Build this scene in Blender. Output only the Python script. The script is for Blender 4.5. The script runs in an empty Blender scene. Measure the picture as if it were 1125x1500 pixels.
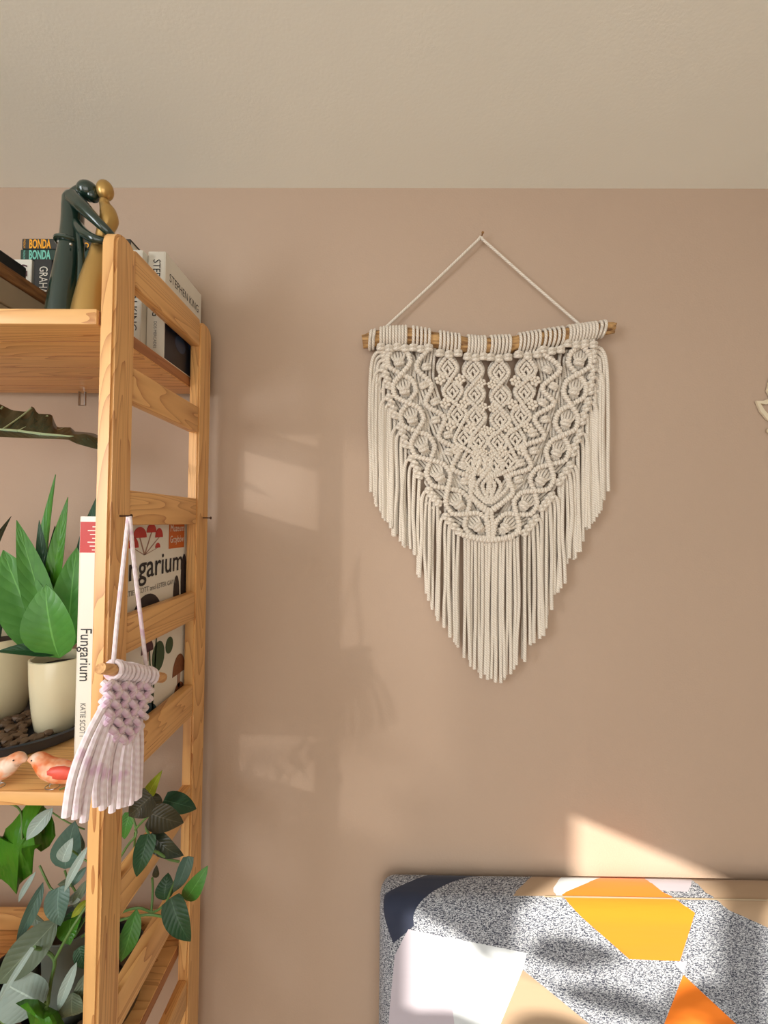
import bpy, bmesh, math, random
from mathutils import Vector, Matrix
random.seed(7)
SC = bpy.context.scene
COL = SC.collection
# ---------------------------------------------------------------- camera
F = 606.0                                   # focal length in pixels of the 1125x1500 frame
CAM = Vector((0, -.82, 1.66))
ROT = (Matrix.Rotation(math.radians(.5), 3, 'Z') @ Matrix.Rotation(math.radians(91.4), 3, 'X')
       @ Matrix.Rotation(math.radians(.5), 3, 'Z'))
cd = bpy.data.cameras.new('camera')
cd.sensor_fit = 'VERTICAL'; cd.sensor_height = 36; cd.lens = F / 1500 * 36; cd.clip_start = .02
cam = bpy.data.objects.new('camera', cd); COL.objects.link(cam)
cam.matrix_world = Matrix.Translation(CAM) @ ROT.to_4x4()
SC.camera = cam
# ---------------------------------------------------------------- light
w = bpy.data.worlds.new('sky'); SC.world = w; w.use_nodes = True
w.node_tree.nodes['Background'].inputs[0].default_value = (.75, .87, 1, 1)
w.node_tree.nodes['Background'].inputs[1].default_value = 1.0
def sun(name, d, strength, colour, angle):
    l = bpy.data.lights.new(name, 'SUN'); l.energy = strength; l.color = colour; l.angle = math.radians(angle)
    o = bpy.data.objects.new(name, l); COL.objects.link(o)
    o.rotation_euler = Vector(d).to_track_quat('-Z', 'Y').to_euler(); o.location = (-3, -2, 3)
def area(name, loc, d, sx, sy, power, colour):
    l = bpy.data.lights.new(name, 'AREA'); l.shape = 'RECTANGLE'; l.size = sx; l.size_y = sy; l.energy = power; l.color = colour
    o = bpy.data.objects.new(name, l); COL.objects.link(o); o.location = loc
    o.rotation_euler = Vector(d).to_track_quat('-Z', 'Z').to_euler()
sun('sun', (1, .62, -.41), 12.5, (1, .93, .82), .6)
sun('sun_glint_from_facade', (1, 1.2, -.28), .6, (1, .93, .84), 1.6)      # sunlight thrown back by a facade across the street
area('window_daylight', (-1.47, -1.55, 1.84), (1, 0, -.15), 1.0, .8, 26, (.9, .96, 1))
area('added_room_fill', (-.1, -3.1, 1.15), (0, 1, .05), 2.4, 1.8, 31, (1, .99, .97))  # added fill lamp behind the camera; the wall there has no opening
vs = SC.view_settings
vs.view_transform = 'Standard'; vs.look = 'None'; vs.gamma = 1; vs.exposure = -.06; vs.use_curve_mapping = False

# ---------------------------------------------------------------- measuring helpers
def ray(px, py): return ROT @ Vector(((px - 562.5) / F, -(py - 750) / F, -1))
def PY(px, py, y): d = ray(px, py); return CAM + d * ((y - CAM.y) / d.y)
def PX(px, py, x): d = ray(px, py); return CAM + d * ((x - CAM.x) / d.x)
def PZ(px, py, z): d = ray(px, py); return CAM + d * ((z - CAM.z) / d.z)

# ---------------------------------------------------------------- materials
def lin(c): return tuple(((v / 255) / 12.92 if v <= 10 else (((v / 255) + .055) / 1.055) ** 2.4) for v in c) + (1,)
class NT:
    def __init__(s, name):
        s.m = bpy.data.materials.new(name); s.m.use_nodes = True; s.t = s.m.node_tree
        s.b = s.t.nodes['Principled BSDF']
    def n(s, kind, props=None, **inp):
        nd = s.t.nodes.new('ShaderNode' + kind)
        for k, v in (props or {}).items(): setattr(nd, k, v)
        for k, v in inp.items():
            key = int(k[1:]) if k[0] == 'i' and k[1:].isdigit() else k.replace('_', ' ')
            s.set(nd.inputs[key], v)
        return nd
    def set(s, sock, v):
        if isinstance(v, bpy.types.NodeSocket): s.t.links.new(v, sock)
        else: sock.default_value = v
    def math(s, op, a, b=0.0): return s.n('Math', {'operation': op}, i0=a, i1=b).outputs[0]
    def mix(s, f, a, b):
        nd = s.t.nodes.new('ShaderNodeMix'); nd.data_type = 'RGBA'
        s.set(nd.inputs[0], f); s.set(nd.inputs[6], a); s.set(nd.inputs[7], b); return nd.outputs[2]
    def ramp(s, f, stops):
        nd = s.t.nodes.new('ShaderNodeValToRGB'); e = nd.color_ramp.elements
        while len(e) < len(stops): e.new(.5)
        for el, (p, c) in zip(e, stops): el.position = p; el.color = c
        s.set(nd.inputs[0], f); return nd.outputs[0]
    def bump(s, h, dist=.001, strength=1.0):
        s.set(s.b.inputs['Normal'], s.n('Bump', None, Height=h, Distance=dist, Strength=strength).outputs[0])
    def base(s, c, rough=.5, **k):
        s.set(s.b.inputs['Base Color'], c); s.set(s.b.inputs['Roughness'], rough)
        for kk, v in k.items(): s.set(s.b.inputs[kk.replace('_', ' ')], v)
        return s.m
def plain(name, rgb, rough=.5, var=.12, scale=30, **k):
    t = NT(name); c = lin(rgb)
    nz = t.n('TexNoise', None, Vector=t.n('TexCoord').outputs['Object'], Scale=scale, Detail=4.0).outputs[0]
    d = tuple(v * (1 - var) for v in c[:3]) + (1,); l = tuple(min(1, v * (1 + var)) for v in c[:3]) + (1,)
    return t.base(t.mix(nz, d, l), rough, **k)
def wallpaint(name, rgb, bump=.0006, var=.05):
    t = NT(name); c = lin(rgb); co = t.n('TexCoord').outputs['Object']
    n1 = t.n('TexNoise', None, Vector=co, Scale=3.0, Detail=3.0).outputs[0]
    n2 = t.n('TexNoise', None, Vector=co, Scale=260.0, Detail=3.0).outputs[0]
    t.bump(n2, bump, .5)
    return t.base(t.mix(n1, tuple(v * (1 - var) for v in c[:3]) + (1,), tuple(v * (1 + var) for v in c[:3]) + (1,)), .85)
def pine(name, axis, light=(236, 184, 118), dark=(170, 100, 46)):
    t = NT(name); co = t.n('TexCoord').outputs['Object']; rnd = t.n('ObjectInfo').outputs['Random']
    off = t.n('CombineXYZ', None, X=t.math('MULTIPLY', rnd, 7.3), Y=t.math('MULTIPLY', rnd, 3.1), Z=t.math('MULTIPLY', rnd, 5.7)).outputs[0]
    v = t.n('VectorMath', {'operation': 'ADD'}, i0=co, i1=off).outputs[0]
    sc = [1.0, 1.0, 1.0]; sc[axis] = .09
    v = t.n('VectorMath', {'operation': 'MULTIPLY'}, i0=v, i1=tuple(sc)).outputs[0]
    n1 = t.n('TexNoise', None, Vector=v, Scale=14.0, Detail=2.0, Distortion=.6).outputs[0]
    rings = t.math('FRACT', t.math('MULTIPLY', n1, 20.0))
    fine = t.n('TexNoise', None, Vector=v, Scale=260.0, Detail=2.0).outputs[0]
    g = t.math('ADD', t.math('MULTIPLY', t.math('POWER', rings, 2.2), .75), t.math('MULTIPLY', fine, .3))
    L, D = lin(light), lin(dark)
    M = tuple((a + b) / 2 for a, b in zip(L, D))
    c = t.ramp(g, [(0.05, L), (.5, tuple(.75 * a + .25 * b for a, b in zip(L, D))), (.8, M), (1, D)])
    t.bump(g, .0004, .4)
    return t.base(c, .42, Coat_Weight=.15, Coat_Roughness=.3)
MAT = {}
MAT['wall'] = wallpaint('rose_beige_paint', (187, 163, 143))
MAT['white_wall'] = wallpaint('white_wall_paint', (226, 220, 210))
MAT['ceiling'] = wallpaint('ceiling_paint', (246, 246, 236), .0004)
MAT['floor'] = pine('floor_boards', 1, (222, 192, 152), (190, 150, 105))
MAT['px'], MAT['py'], MAT['pz'] = pine('pine_x', 0), pine('pine_y', 1), pine('pine_z', 2)
MAT['pend'] = pine('pine_end_grain', 1, (178, 116, 70), (140, 80, 42))
def cordmat(name, c1, c2, patch=None, k=3.0, pitch=220.0):
    t = NT(name); uv = t.n('SeparateXYZ', None, Vector=t.n('TexCoord').outputs['UV']).outputs
    s = t.math('SINE', t.math('ADD', t.math('MULTIPLY', uv[0], pitch * 6.283), t.math('MULTIPLY', uv[1], k * 6.283)))
    h = t.math('MULTIPLY', t.math('ADD', s, 1.0), .5)
    c = t.mix(h, lin(c1), lin(c2))
    if patch:
        nz = t.n('TexNoise', None, Vector=t.n('TexCoord').outputs['Object'], Scale=42.0, Detail=2.0).outputs[0]
        c = t.mix(t.ramp(nz, [(.57, (0, 0, 0, 1)), (.76, (1, 1, 1, 1))]), c, lin(patch))
    t.bump(h, .0008, .45)
    return t.base(c, .85, Sheen_Weight=.2)
MAT['cord'] = cordmat('cream_cotton_cord', (214, 202, 186), (240, 231, 218))
MAT['knotcord'] = plain('cream_cotton_knot', (229, 218, 203), .85, .06, 300)
MAT['pinkcord'] = cordmat('pink_dyed_cord', (240, 224, 230), (247, 236, 241), (208, 152, 194), 1.0, 110.0)
def barkmat(name, a, b, axis=0):
    t = NT(name); sc = [1.0, 1, 1]; sc[axis] = .15
    v = t.n('VectorMath', {'operation': 'MULTIPLY'}, i0=t.n('TexCoord').outputs['Object'], i1=tuple(sc)).outputs[0]
    nz = t.n('TexNoise', None, Vector=v, Scale=160.0, Detail=5.0).outputs[0]
    t.bump(nz, .003, .9)
    return t.base(t.ramp(nz, [(.35, lin(a)), (.6, lin(b))]), .75)
MAT['branch'] = barkmat('driftwood', (120, 82, 46), (205, 163, 108))
MAT['stick'] = barkmat('peeled_stick', (190, 135, 85), (226, 176, 120), 1)
MAT['paper'] = plain('paper', (236, 230, 216), .7, .04)
MAT['white_cover'] = plain('white_book_cover', (232, 227, 214), .4, .03)
MAT['ink'] = plain('black_ink', (30, 28, 32), .6)
MAT['ink_grey'] = plain('grey_ink', (110, 106, 104), .6)
MAT['ink_orange'] = plain('orange_ink', (244, 168, 30), .5, .03)
MAT['ink_teal'] = plain('teal_ink', (120, 200, 180), .5, .03)
MAT['dark_cover'] = plain('charcoal_book_cover', (52, 50, 46), .4)
MAT['green_cover'] = plain('dark_green_book_cover', (26, 56, 46), .4)
MAT['black_cover'] = plain('black_book_cover', (22, 22, 22), .45)
MAT['night_cover'] = plain('dark_blue_cover_print', (28, 32, 44), .35, .5, 60)
MAT['night_blue'] = plain('blue_print', (48, 66, 92), .4, .3, 60)
MAT['red_print'] = plain('red_print', (188, 48, 44), .5)
MAT['orange_print'] = plain('burnt_orange_print', (196, 96, 30), .5)
MAT['brown_print'] = plain('brown_cap_print', (128, 78, 48), .6, .4, 300)
MAT['dark_print'] = plain('dark_cap_print', (46, 38, 40), .6)
MAT['teal_print'] = plain('blue_green_cap_print', (40, 72, 86), .6)
MAT['plum_print'] = plain('plum_cap_print', (84, 44, 54), .6)
MAT['leaf_print'] = plain('green_print', (52, 78, 50), .6)
MAT['stem_print'] = plain('stem_print', (168, 132, 116), .6)
MAT['beige_box'] = plain('beige_card', (168, 150, 124), .7, .1)
MAT['brown_wood'] = barkmat('brown_wood', (112, 72, 36), (150, 104, 58), 1)
MAT['green_ceramic'] = plain('dark_green_ceramic', (26, 48, 40), .2, .15, 20, Coat_Weight=.5)
t = NT('bronze_glaze'); MAT['bronze'] = t.base(lin((186, 150, 88)), .3, Metallic=.65)
MAT['silver'] = plain('silver', (190, 190, 186), .25, .2, 200, Metallic=.9)
MAT['steel'] = plain('steel', (170, 165, 158), .3, .05, Metallic=1.0)
MAT['brass'] = plain('dull_brass', (150, 112, 70), .45, .1, Metallic=.6)
MAT['rust'] = plain('rusty_nail', (84, 60, 46), .5, .2, Metallic=.7)
MAT['cream_glaze'] = plain('cream_glaze', (226, 214, 180), .16, .03, 10, Coat_Weight=.4)
MAT['grey_glaze'] = plain('grey_green_pot', (92, 100, 92), .45, .1, 40)
MAT['tray'] = plain('dark_plastic_tray', (52, 56, 64), .3, .1)
MAT['black_tray'] = plain('black_plastic_tray', (20, 19, 20), .35, .1)
MAT['pebble'] = plain('clay_pebbles', (92, 70, 50), .6, .5, 60)
MAT['soil'] = plain('soil', (50, 38, 28), .9, .4, 150)
MAT['navy'] = plain('navy_seam', (40, 46, 66), .8)
MAT['ornament'] = plain('pale_plywood', (226, 212, 184), .6, .06)
MAT['blind'] = plain('added_blind_fabric', (214, 208, 196), .8, .03)
MAT['frame_white'] = plain('white_window_frame', (232, 232, 228), .35, .02)
def leafmat(name, a, b, rough=.38, trans=.25):
    t = NT(name); co = t.n('TexCoord'); uv = t.n('SeparateXYZ', None, Vector=co.outputs['UV']).outputs
    nz = t.n('TexNoise', None, Vector=co.outputs['Object'], Scale=45.0, Detail=3.0).outputs[0]
    vein = t.math('ABSOLUTE', t.math('SINE', t.math('MULTIPLY', t.math('SUBTRACT', uv[0], t.math('MULTIPLY', t.math('ABSOLUTE', uv[1]), .22)), 28.0)))
    c = t.mix(nz, lin(a), lin(b))
    mid = t.math('LESS_THAN', t.math('ABSOLUTE', uv[1]), .035)
    pale = tuple(min(1, v * 1.5 + .05) for v in lin(b)[:3]) + (1,)
    c = t.mix(t.math('MULTIPLY', mid, .55), c, pale)
    t.bump(vein, .0008, .35)
    t.base(c, rough)
    tr = t.n('BsdfTranslucent', None, Color=c); mx = t.n('MixShader', None, i0=trans, i1=t.b.outputs[0], i2=tr.outputs[0])
    t.t.links.new(mx.outputs[0], t.t.nodes['Material Output'].inputs[0]); return t.m
LM = {'green': leafmat('green_leaf', (62, 128, 50), (100, 166, 72)), 'deep': leafmat('deep_green_leaf', (28, 66, 40), (50, 96, 58)),
      'teal': leafmat('blue_green_leaf', (66, 98, 88), (104, 138, 122)), 'silver': leafmat('silver_leaf', (146, 168, 160), (184, 202, 194)),
      'olive': leafmat('olive_bronze_leaf', (50, 50, 32), (82, 76, 50)), 'lime': leafmat('lime_leaf', (150, 165, 30), (186, 196, 60), .4, .4),
      'bright': leafmat('bright_green_leaf', (60, 128, 30), (92, 160, 40), .3, .35), 'grey': leafmat('grey_green_leaf', (88, 104, 84), (120, 136, 110)),
      'dark': leafmat('very_dark_leaf', (30, 40, 30), (62, 74, 56), .25, .1)}
MAT['stem'] = plain('green_stem', (96, 132, 70), .45)
MAT['pale_vein'] = plain('pale_green_vein', (160, 172, 132), .45)

# ---------------------------------------------------------------- mesh helpers
WL = {}
class MB:
    def __init__(s): s.v, s.f, s.uv = [], [], []
    def add(s, v, f, uv=None):
        o = len(s.v); s.v += [Vector(p) for p in v]; s.f += [tuple(i + o for i in q) for q in f]
        s.uv += list(uv) if uv else [(p[0], p[2]) for p in v]
        return s
    def box(s, a, b, bev=0.0, seg=2):
        bm = bmesh.new(); bmesh.ops.create_cube(bm, size=1)
        a, b = Vector(a), Vector(b)
        for v in bm.verts: v.co = Vector(((a[i] + b[i]) / 2 + v.co[i] * abs(b[i] - a[i]) for i in range(3)))
        if bev: bmesh.ops.bevel(bm, geom=bm.edges[:], offset=bev, segments=seg, affect='EDGES', profile=.5)
        return s.bm(bm)
    def bm(s, bm):
        bm.verts.index_update()
        s.add([v.co.copy() for v in bm.verts], [[v.index for v in f.verts] for f in bm.faces]); bm.free(); return s
    def tube(s, pts, r, n=8, cap=True, closed=False):
        pts = [Vector(p) for p in pts]; m = len(pts)
        rr = r if isinstance(r, (list, tuple)) else [r] * m
        vs, uv, L = [], [], 0
        tan = [((pts[(i + 1) % m] if closed else pts[min(i + 1, m - 1)]) - (pts[i - 1] if closed else pts[max(i - 1, 0)])).normalized() for i in range(m)]
        u = tan[0].orthogonal().normalized()
        for i in range(m):
            if i: L += (pts[i] - pts[i - 1]).length
            u = (u - tan[i] * u.dot(tan[i])); u = u.normalized() if u.length > 1e-6 else tan[i].orthogonal().normalized()
            w_ = tan[i].cross(u)
            for k in range(n):
                a = 2 * math.pi * k / n
                vs.append(pts[i] + (u * math.cos(a) + w_ * math.sin(a)) * rr[i]); uv.append((L, k / n))
        fs = [(i * n + k, i * n + (k + 1) % n, (i + 1) * n + (k + 1) % n, (i + 1) * n + k) for i in range(m - 1) for k in range(n)]
        if closed: fs += [((m - 1) * n + k, (m - 1) * n + (k + 1) % n, (k + 1) % n, k) for k in range(n)]
        elif cap: fs += [tuple(range(n))[::-1], tuple((m - 1) * n + k for k in range(n))]
        return s.add(vs, fs, uv)
    def lathe(s, prof, c, n=24, sx=1, sy=1):
        c = Vector(c); m = len(prof)
        vs = [c + Vector((r * sx * math.cos(2 * math.pi * k / n), r * sy * math.sin(2 * math.pi * k / n), z)) for r, z in prof for k in range(n)]
        fs = [(i * n + k, i * n + (k + 1) % n, (i + 1) * n + (k + 1) % n, (i + 1) * n + k) for i in range(m - 1) for k in range(n)]
        fs += [tuple(range(n))[::-1], tuple((m - 1) * n + k for k in range(n))]
        return s.add(vs, fs)
    def ball(s, c, r, sub=2, sc=(1, 1, 1), rotm=None):
        bm = bmesh.new(); bmesh.ops.create_icosphere(bm, subdivisions=sub, radius=1)
        for v in bm.verts:
            p = Vector((v.co.x * sc[0], v.co.y * sc[1], v.co.z * sc[2])) * r
            v.co = (rotm @ p if rotm else p) + Vector(c)
        return s.bm(bm)
    def prism(s, pts, off):
        """polygon outline (3D points) extruded by the vector off"""
        n = len(pts); off = Vector(off)
        vs = [Vector(p) for p in pts] + [Vector(p) + off for p in pts]
        return s.add(vs, [tuple(range(n))[::-1], tuple(range(n, 2 * n))] + [(i, (i + 1) % n, n + (i + 1) % n, n + i) for i in range(n)])
def obj(name, mb, mat, parent=None, smooth=True, label=None):
    lo = [min(v[i] for v in mb.v) for i in range(3)]; hi = [max(v[i] for v in mb.v) for i in range(3)]
    c = Vector([(a + b) / 2 for a, b in zip(lo, hi)])
    me = bpy.data.meshes.new(name); me.from_pydata([v - c for v in mb.v], [], mb.f)
    l = me.uv_layers.new(name='UVMap')
    for lp in me.loops: l.data[lp.index].uv = mb.uv[lp.vertex_index]
    bm = bmesh.new(); bm.from_mesh(me); bmesh.ops.recalc_face_normals(bm, faces=bm.faces); bm.to_mesh(me); bm.free()
    me.materials.append(MAT[mat] if isinstance(mat, str) else mat)
    if smooth: me.shade_smooth(); me.set_sharp_from_angle(angle=math.radians(38))
    o = bpy.data.objects.new(name, me); COL.objects.link(o)
    WL[o] = c
    if parent: o.parent = parent; o.location = c - WL[parent]
    else: o.location = c
    if label: o['label'] = label
    return o
def tag(o, label, cat, group=None, kind=None):
    if label: o['label'] = label
    if cat: o['category'] = cat
    if group: o['group'] = group
    if kind: o['kind'] = kind
    return o
def thing(name, loc, label, cat, group=None):
    o = bpy.data.objects.new(name, None); o.empty_display_size = .02; COL.objects.link(o); o.location = loc; WL[o] = Vector(loc)
    return tag(o, label, cat, group)
def struct(name, mb, mat, smooth=False):
    o = obj(name, mb, mat, None, smooth); o['kind'] = 'structure'; return o
def text(name, body, size, origin, xd, yd, mat, parent, th=.0002, squeeze=1.0, align='LEFT', maxw=None, bold=0.0):
    cu = bpy.data.curves.new('t', 'FONT'); cu.body = body; cu.size = size; cu.align_x = align; cu.resolution_u = 3; cu.offset = bold
    o = bpy.data.objects.new('t', cu); COL.objects.link(o)
    me = bpy.data.meshes.new_from_object(o.evaluated_get(bpy.context.evaluated_depsgraph_get()))
    vs = [v.co.copy() for v in me.vertices]; fs = [tuple(p.vertices) for p in me.polygons]
    bpy.data.objects.remove(o); bpy.data.curves.remove(cu); bpy.data.meshes.remove(me)
    if maxw:
        ww = max(v.x for v in vs); squeeze = maxw / ww
    xd, yd = Vector(xd).normalized(), Vector(yd).normalized(); n = xd.cross(yd)
    return obj(name, MB().add([Vector(origin) + xd * v.x * squeeze + yd * v.y + n * th for v in vs], fs), mat, parent, False)
def smooth_path(pts, k=4):
    """Catmull-Rom through the points"""
    P = [Vector(p) for p in pts]; out = []
    for i in range(len(P) - 1):
        a, b, c, d = P[max(i - 1, 0)], P[i], P[i + 1], P[min(i + 2, len(P) - 1)]
        for j in range(k):
            t = j / k
            out.append(.5 * ((2 * b) + (c - a) * t + (2 * a - 5 * b + 4 * c - d) * t * t + (3 * b - a - 3 * c + d) * t ** 3))
    return out + [P[-1]]

# ---------------------------------------------------------------- room
CEIL = 2.335; XL, XR, YB = -1.5, 2.6, -3.2
struct('floor', MB().box((XL - .1, YB - .1, -.05), (XR + .1, .1, 0)), 'floor')
struct('ceiling', MB().box((XL - .1, YB - .1, CEIL), (XR + .1, .1, CEIL + .05)), 'ceiling')
struct('wall_back', MB().box((XL - .1, 0, 0), (XR + .1, .1, CEIL)), 'wall')
struct('wall_right', MB().box((XR, YB, 0), (XR + .1, 0, CEIL)), 'white_wall')
struct('wall_front', MB().box((XL - .1, YB - .1, 0), (XR + .1, YB, CEIL)), 'white_wall')
W0, W1, WZ0, WZ1 = -2.1, -1.02, 1.42, 2.29
mb = MB().box((XL - .1, YB, 0), (XL, W0, CEIL)).box((XL - .1, W1, 0), (XL, 0, CEIL)).box((XL - .1, W0, 0), (XL, W1, WZ0)).box((XL - .1, W0, WZ1), (XL, W1, CEIL))
struct('wall_left', mb, 'wall')
win = obj('window_1', MB().box((XL - .09, W0, WZ0), (XL - .03, W1, WZ0 + .02)).box((XL - .09, W0, WZ1 - .05), (XL - .03, W1, WZ1))
          .box((XL - .09, W0, WZ0), (XL - .03, W0 + .04, WZ1)).box((XL - .09, W1 - .04, WZ0), (XL - .03, W1, WZ1))
          .box((XL - .09, -1.445, WZ0), (XL - .03, -1.425, WZ1)), 'frame_white', None, False)
win['kind'] = 'structure'
struct('trim_1', MB().box((XL - .03, W0 - .03, WZ0 - .03), (XL + .16, W1 + .03, WZ0), .004), 'frame_white')
for a, b, z, lab in ((-1.168, -1.03, 1.63, 'narrow added blind, lowest on the window, shaping the sun patch'), (-1.43, -1.17, 1.87, 'added blind half way down the window, shaping the sun patch'), (-2.09, -1.44, 2.27, 'wide added blind at the top of the window, limiting the sun')):
    tag(obj('added_blind', MB().box((XL - .018, a, z), (XL - .015, b, WZ1 - .001)).tube([(XL - .0165, a, z), (XL - .0165, b, z)], .006), 'blind', None, False), lab, 'blind', 'added blinds shaping the sunlight')  # unseen blinds added to cut the sun beam into its patches
# ---------------------------------------------------------------- shelf
SX = -.345; ST = .019
sh = thing('pine_shelf', (-.75, -.17, 0), 'open pine shelving unit with ladder sides against the wall', 'shelf')
def ladder(x1):
    x0 = x1 - ST
    for (y0, y1) in ((-.31, -.267), (-.074, -.027)):
        m = MB(); prof = []
        top = 2.03
        for i in range(9):
            a = math.pi * i / 8; prof.append(((y0 + y1) / 2 - math.cos(a) * (y1 - y0) / 2, top - .018 + math.sin(a) * .018))
        pts = [(x0, y0, 0)] + [(x0, y, z) for y, z in prof] + [(x0, y1, 0)]
        bm = bmesh.new(); vs = [bm.verts.new(p) for p in pts]; f = bm.faces.new(vs)
        ex = bmesh.ops.extrude_face_region(bm, geom=[f]); bmesh.ops.translate(bm, vec=(ST, 0, 0), verts=[g for g in ex['geom'] if isinstance(g, bmesh.types.BMVert)])
        bmesh.ops.bevel(bm, geom=[e for e in bm.edges if abs(e.verts[0].co.x - e.verts[1].co.x) < 1e-6], offset=.003, segments=2, affect='EDGES')
        obj('post', m.bm(bm), 'pz', sh)
    z = 2.029
    for k, (z0, z1) in enumerate([(1.978, 2.028), (1.82, 1.867), (1.653, 1.70), (1.481, 1.531), (1.311, 1.366), (1.138, 1.189), (.99, 1.04), (.80, .85), (.63, .68), (.46, .51), (.29, .34), (.12, .17)]):
        obj('rung', MB().box((x0 + .001, -.268, z0), (x1 - .001, -.073, z1), .003), 'py', sh)
ladder(SX); ladder(SX - .80)
for k, (z0, z1) in enumerate(((1.904, 1.924), (1.311, 1.328), (.885, .905), (.32, .34))):
    bd = MB().box((SX - .80 + .001, -.312, z0), (SX - ST - .002, -.03, z1), .002)
    b = obj('shelf_board', bd, 'px', sh)
    obj('end_grain', MB().box((SX - ST - .0022, -.308, z0 + .002), (SX - ST - .0012, -.034, z1 - .002)), 'pend', b, False)
for z0, z1 in ((1.33, 1.356), (.906, .934)):
    obj('back_rail', MB().box((SX - .80 + .001, -.05, z0), (SX - ST - .002, -.032, z1), .003), 'px', sh)
# lamella joints under the top board
for y in (-.262, -.21, -.165, -.12, -.075):
    obj('joint_line', MB().box((SX - .79, y - .0004, 1.9036), (SX - ST - .003, y + .0004, 1.9042)), 'pend', sh, False)
p = PY(121, 583, -.04)
hk = MB().tube([(p.x - .006, -.04, 1.904), (p.x - .006, -.04, 1.878), (p.x + .005, -.04, 1.878), (p.x + .005, -.04, 1.904)], .0022, 6)
obj('metal_clip', hk, 'steel', sh)
for y, nm in ((-.29, 0), (-.05, 1)):
    tag(obj('nail', MB().tube([(SX - .004, y, 1.665), (SX + .014, y, 1.665), (SX + .0141, y, 1.665), (SX + .0155, y, 1.665)], [.0011, .0011, .0026, .0026], 8), 'rust'),
        ['thin rusty nail in the shelf post holding the pink hanging', 'thin rusty nail in the rear shelf post near the wall'][nm], 'nail')

# ---------------------------------------------------------------- sofa
YF, ZT = -.085, .995
so = thing('sofa', (.9, -.3, 0), 'sofa with a geometric patterned cover in orange, navy and grey', 'sofa')
def fab(px, py):
    q = PY(px, py, YF)
    if q.z > ZT - .01: q = PZ(px, py, ZT); return (q.x, ZT + (q.y - YF))
    return (q.x, q.z)
t = NT('geometric_fabric'); UVn = t.n('TexCoord').outputs['UV']
uvs = t.n('SeparateXYZ', None, Vector=UVn).outputs
uv1 = t.n('CombineXYZ', None, X=uvs[0], Y=uvs[1], Z=1.0).outputs[0]
def inpoly(pts):
    pts = [fab(*q) for q in pts]; A = sum(a[0] * b[1] - b[0] * a[1] for a, b in zip(pts, pts[1:] + pts[:1]))
    if A < 0: pts = pts[::-1]
    cur = None
    for a, b in zip(pts, pts[1:] + pts[:1]):
        n = Vector((-(b[1] - a[1]), b[0] - a[0])).normalized()
        d = t.n('VectorMath', {'operation': 'DOT_PRODUCT'}, i0=uv1, i1=(n.x, n.y, -(n.x * a[0] + n.y * a[1]))).outputs['Value']
        cur = d if cur is None else t.math('MINIMUM', cur, d)
    return t.math('GREATER_THAN', cur, 0.0)
def incirc(c, r):
    c = fab(*c)
    d = t.n('VectorMath', {'operation': 'DISTANCE'}, i0=t.n('CombineXYZ', None, X=uvs[0], Y=uvs[1]).outputs[0], i1=(c[0], c[1], 0)).outputs['Value']
    return t.math('LESS_THAN', d, r * .735 / F)
def melange(lo, hi, thr):
    v = t.n('VectorMath', {'operation': 'MULTIPLY'}, i0=UVn, i1=(300.0, 640.0, 1.0)).outputs[0]
    nz = t.n('TexNoise', None, Vector=v, Scale=1.0, Detail=2.0, Distortion=1.2).outputs[0]
    return t.mix(t.ramp(nz, [(thr - .05, (0, 0, 0, 1)), (thr + .05, (1, 1, 1, 1))]), lin(lo), lin(hi))
mel = melange((46, 52, 70), (192, 196, 202), .51)
col = mel
NAVY, TAN, LIL, WHT, ORG = (36, 44, 66), (172, 146, 118), (186, 178, 188), (206, 212, 216), (236, 122, 2)
for shp, c in [(inpoly([(540, 1310), (600, 1260), (720, 1260), (620, 1345), (585, 1400)]), NAVY), (inpoly([(735, 1262), (800, 1262), (810, 1312), (735, 1312)]), TAN),
               (incirc((668, 1338), 62), None), (inpoly([(612, 1335), (660, 1375), (772, 1400), (765, 1425), (725, 1520), (565, 1520), (578, 1400)]), LIL),
               (inpoly([(650, 1372), (772, 1396), (765, 1425), (725, 1520), (668, 1520)]), WHT),
               (inpoly([(766, 1420), (800, 1448), (890, 1520), (725, 1520)]), TAN), (inpoly([(772, 1262), (862, 1262), (805, 1318), (785, 1300)]), WHT),
               (inpoly([(900, 1262), (965, 1262), (990, 1306), (910, 1302)]), LIL),
               (inpoly([(960, 1262), (1260, 1262), (1260, 1480), (1125, 1388), (1066, 1332), (985, 1306)]), TAN), (inpoly([(1056, 1262), (1200, 1262), (1200, 1320), (1125, 1296)]), NAVY),
               (inpoly([(805, 1310), (862, 1266), (905, 1285), (1011, 1314), (996, 1408), (922, 1405), (850, 1338)]), ORG),
               (inpoly([(996, 1408), (1006, 1410), (1001, 1426), (988, 1412)]), LIL), (inpoly([(1001, 1428), (1100, 1520), (965, 1520)]), ORG),
               (inpoly([(700, 1650), (820, 1600), (860, 1720), (740, 1760)]), ORG), (inpoly([(900, 1600), (1010, 1560), (1050, 1680), (930, 1700)]), NAVY), (inpoly([(1060, 1700), (1200, 1650), (1180, 1800), (1080, 1820)]), TAN),
               (inpoly([(540, 1680), (680, 1720), (640, 1850), (540, 1850)]), LIL), (inpoly([(1350, 1330), (1450, 1300), (1500, 1420), (1390, 1450)]), ORG), (inpoly([(1560, 1400), (1680, 1360), (1700, 1480), (1600, 1500)]), NAVY)]:
    col = t.mix(shp, col, lin(c) if c else mel)
nz = t.n('TexNoise', None, Vector=UVn, Scale=900.0, Detail=2.0).outputs[0]
wr = t.n('TexNoise', None, Vector=t.n('VectorMath', {'operation': 'MULTIPLY'}, i0=UVn, i1=(6.0, 34.0, 1.0)).outputs[0], Scale=1.0, Detail=2.0).outputs[0]
t.bump(t.math('ADD', t.math('MULTIPLY', nz, .05), wr), .004, .35)
MAT['fabric'] = t.base(col, .85, Sheen_Weight=.15)
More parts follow.
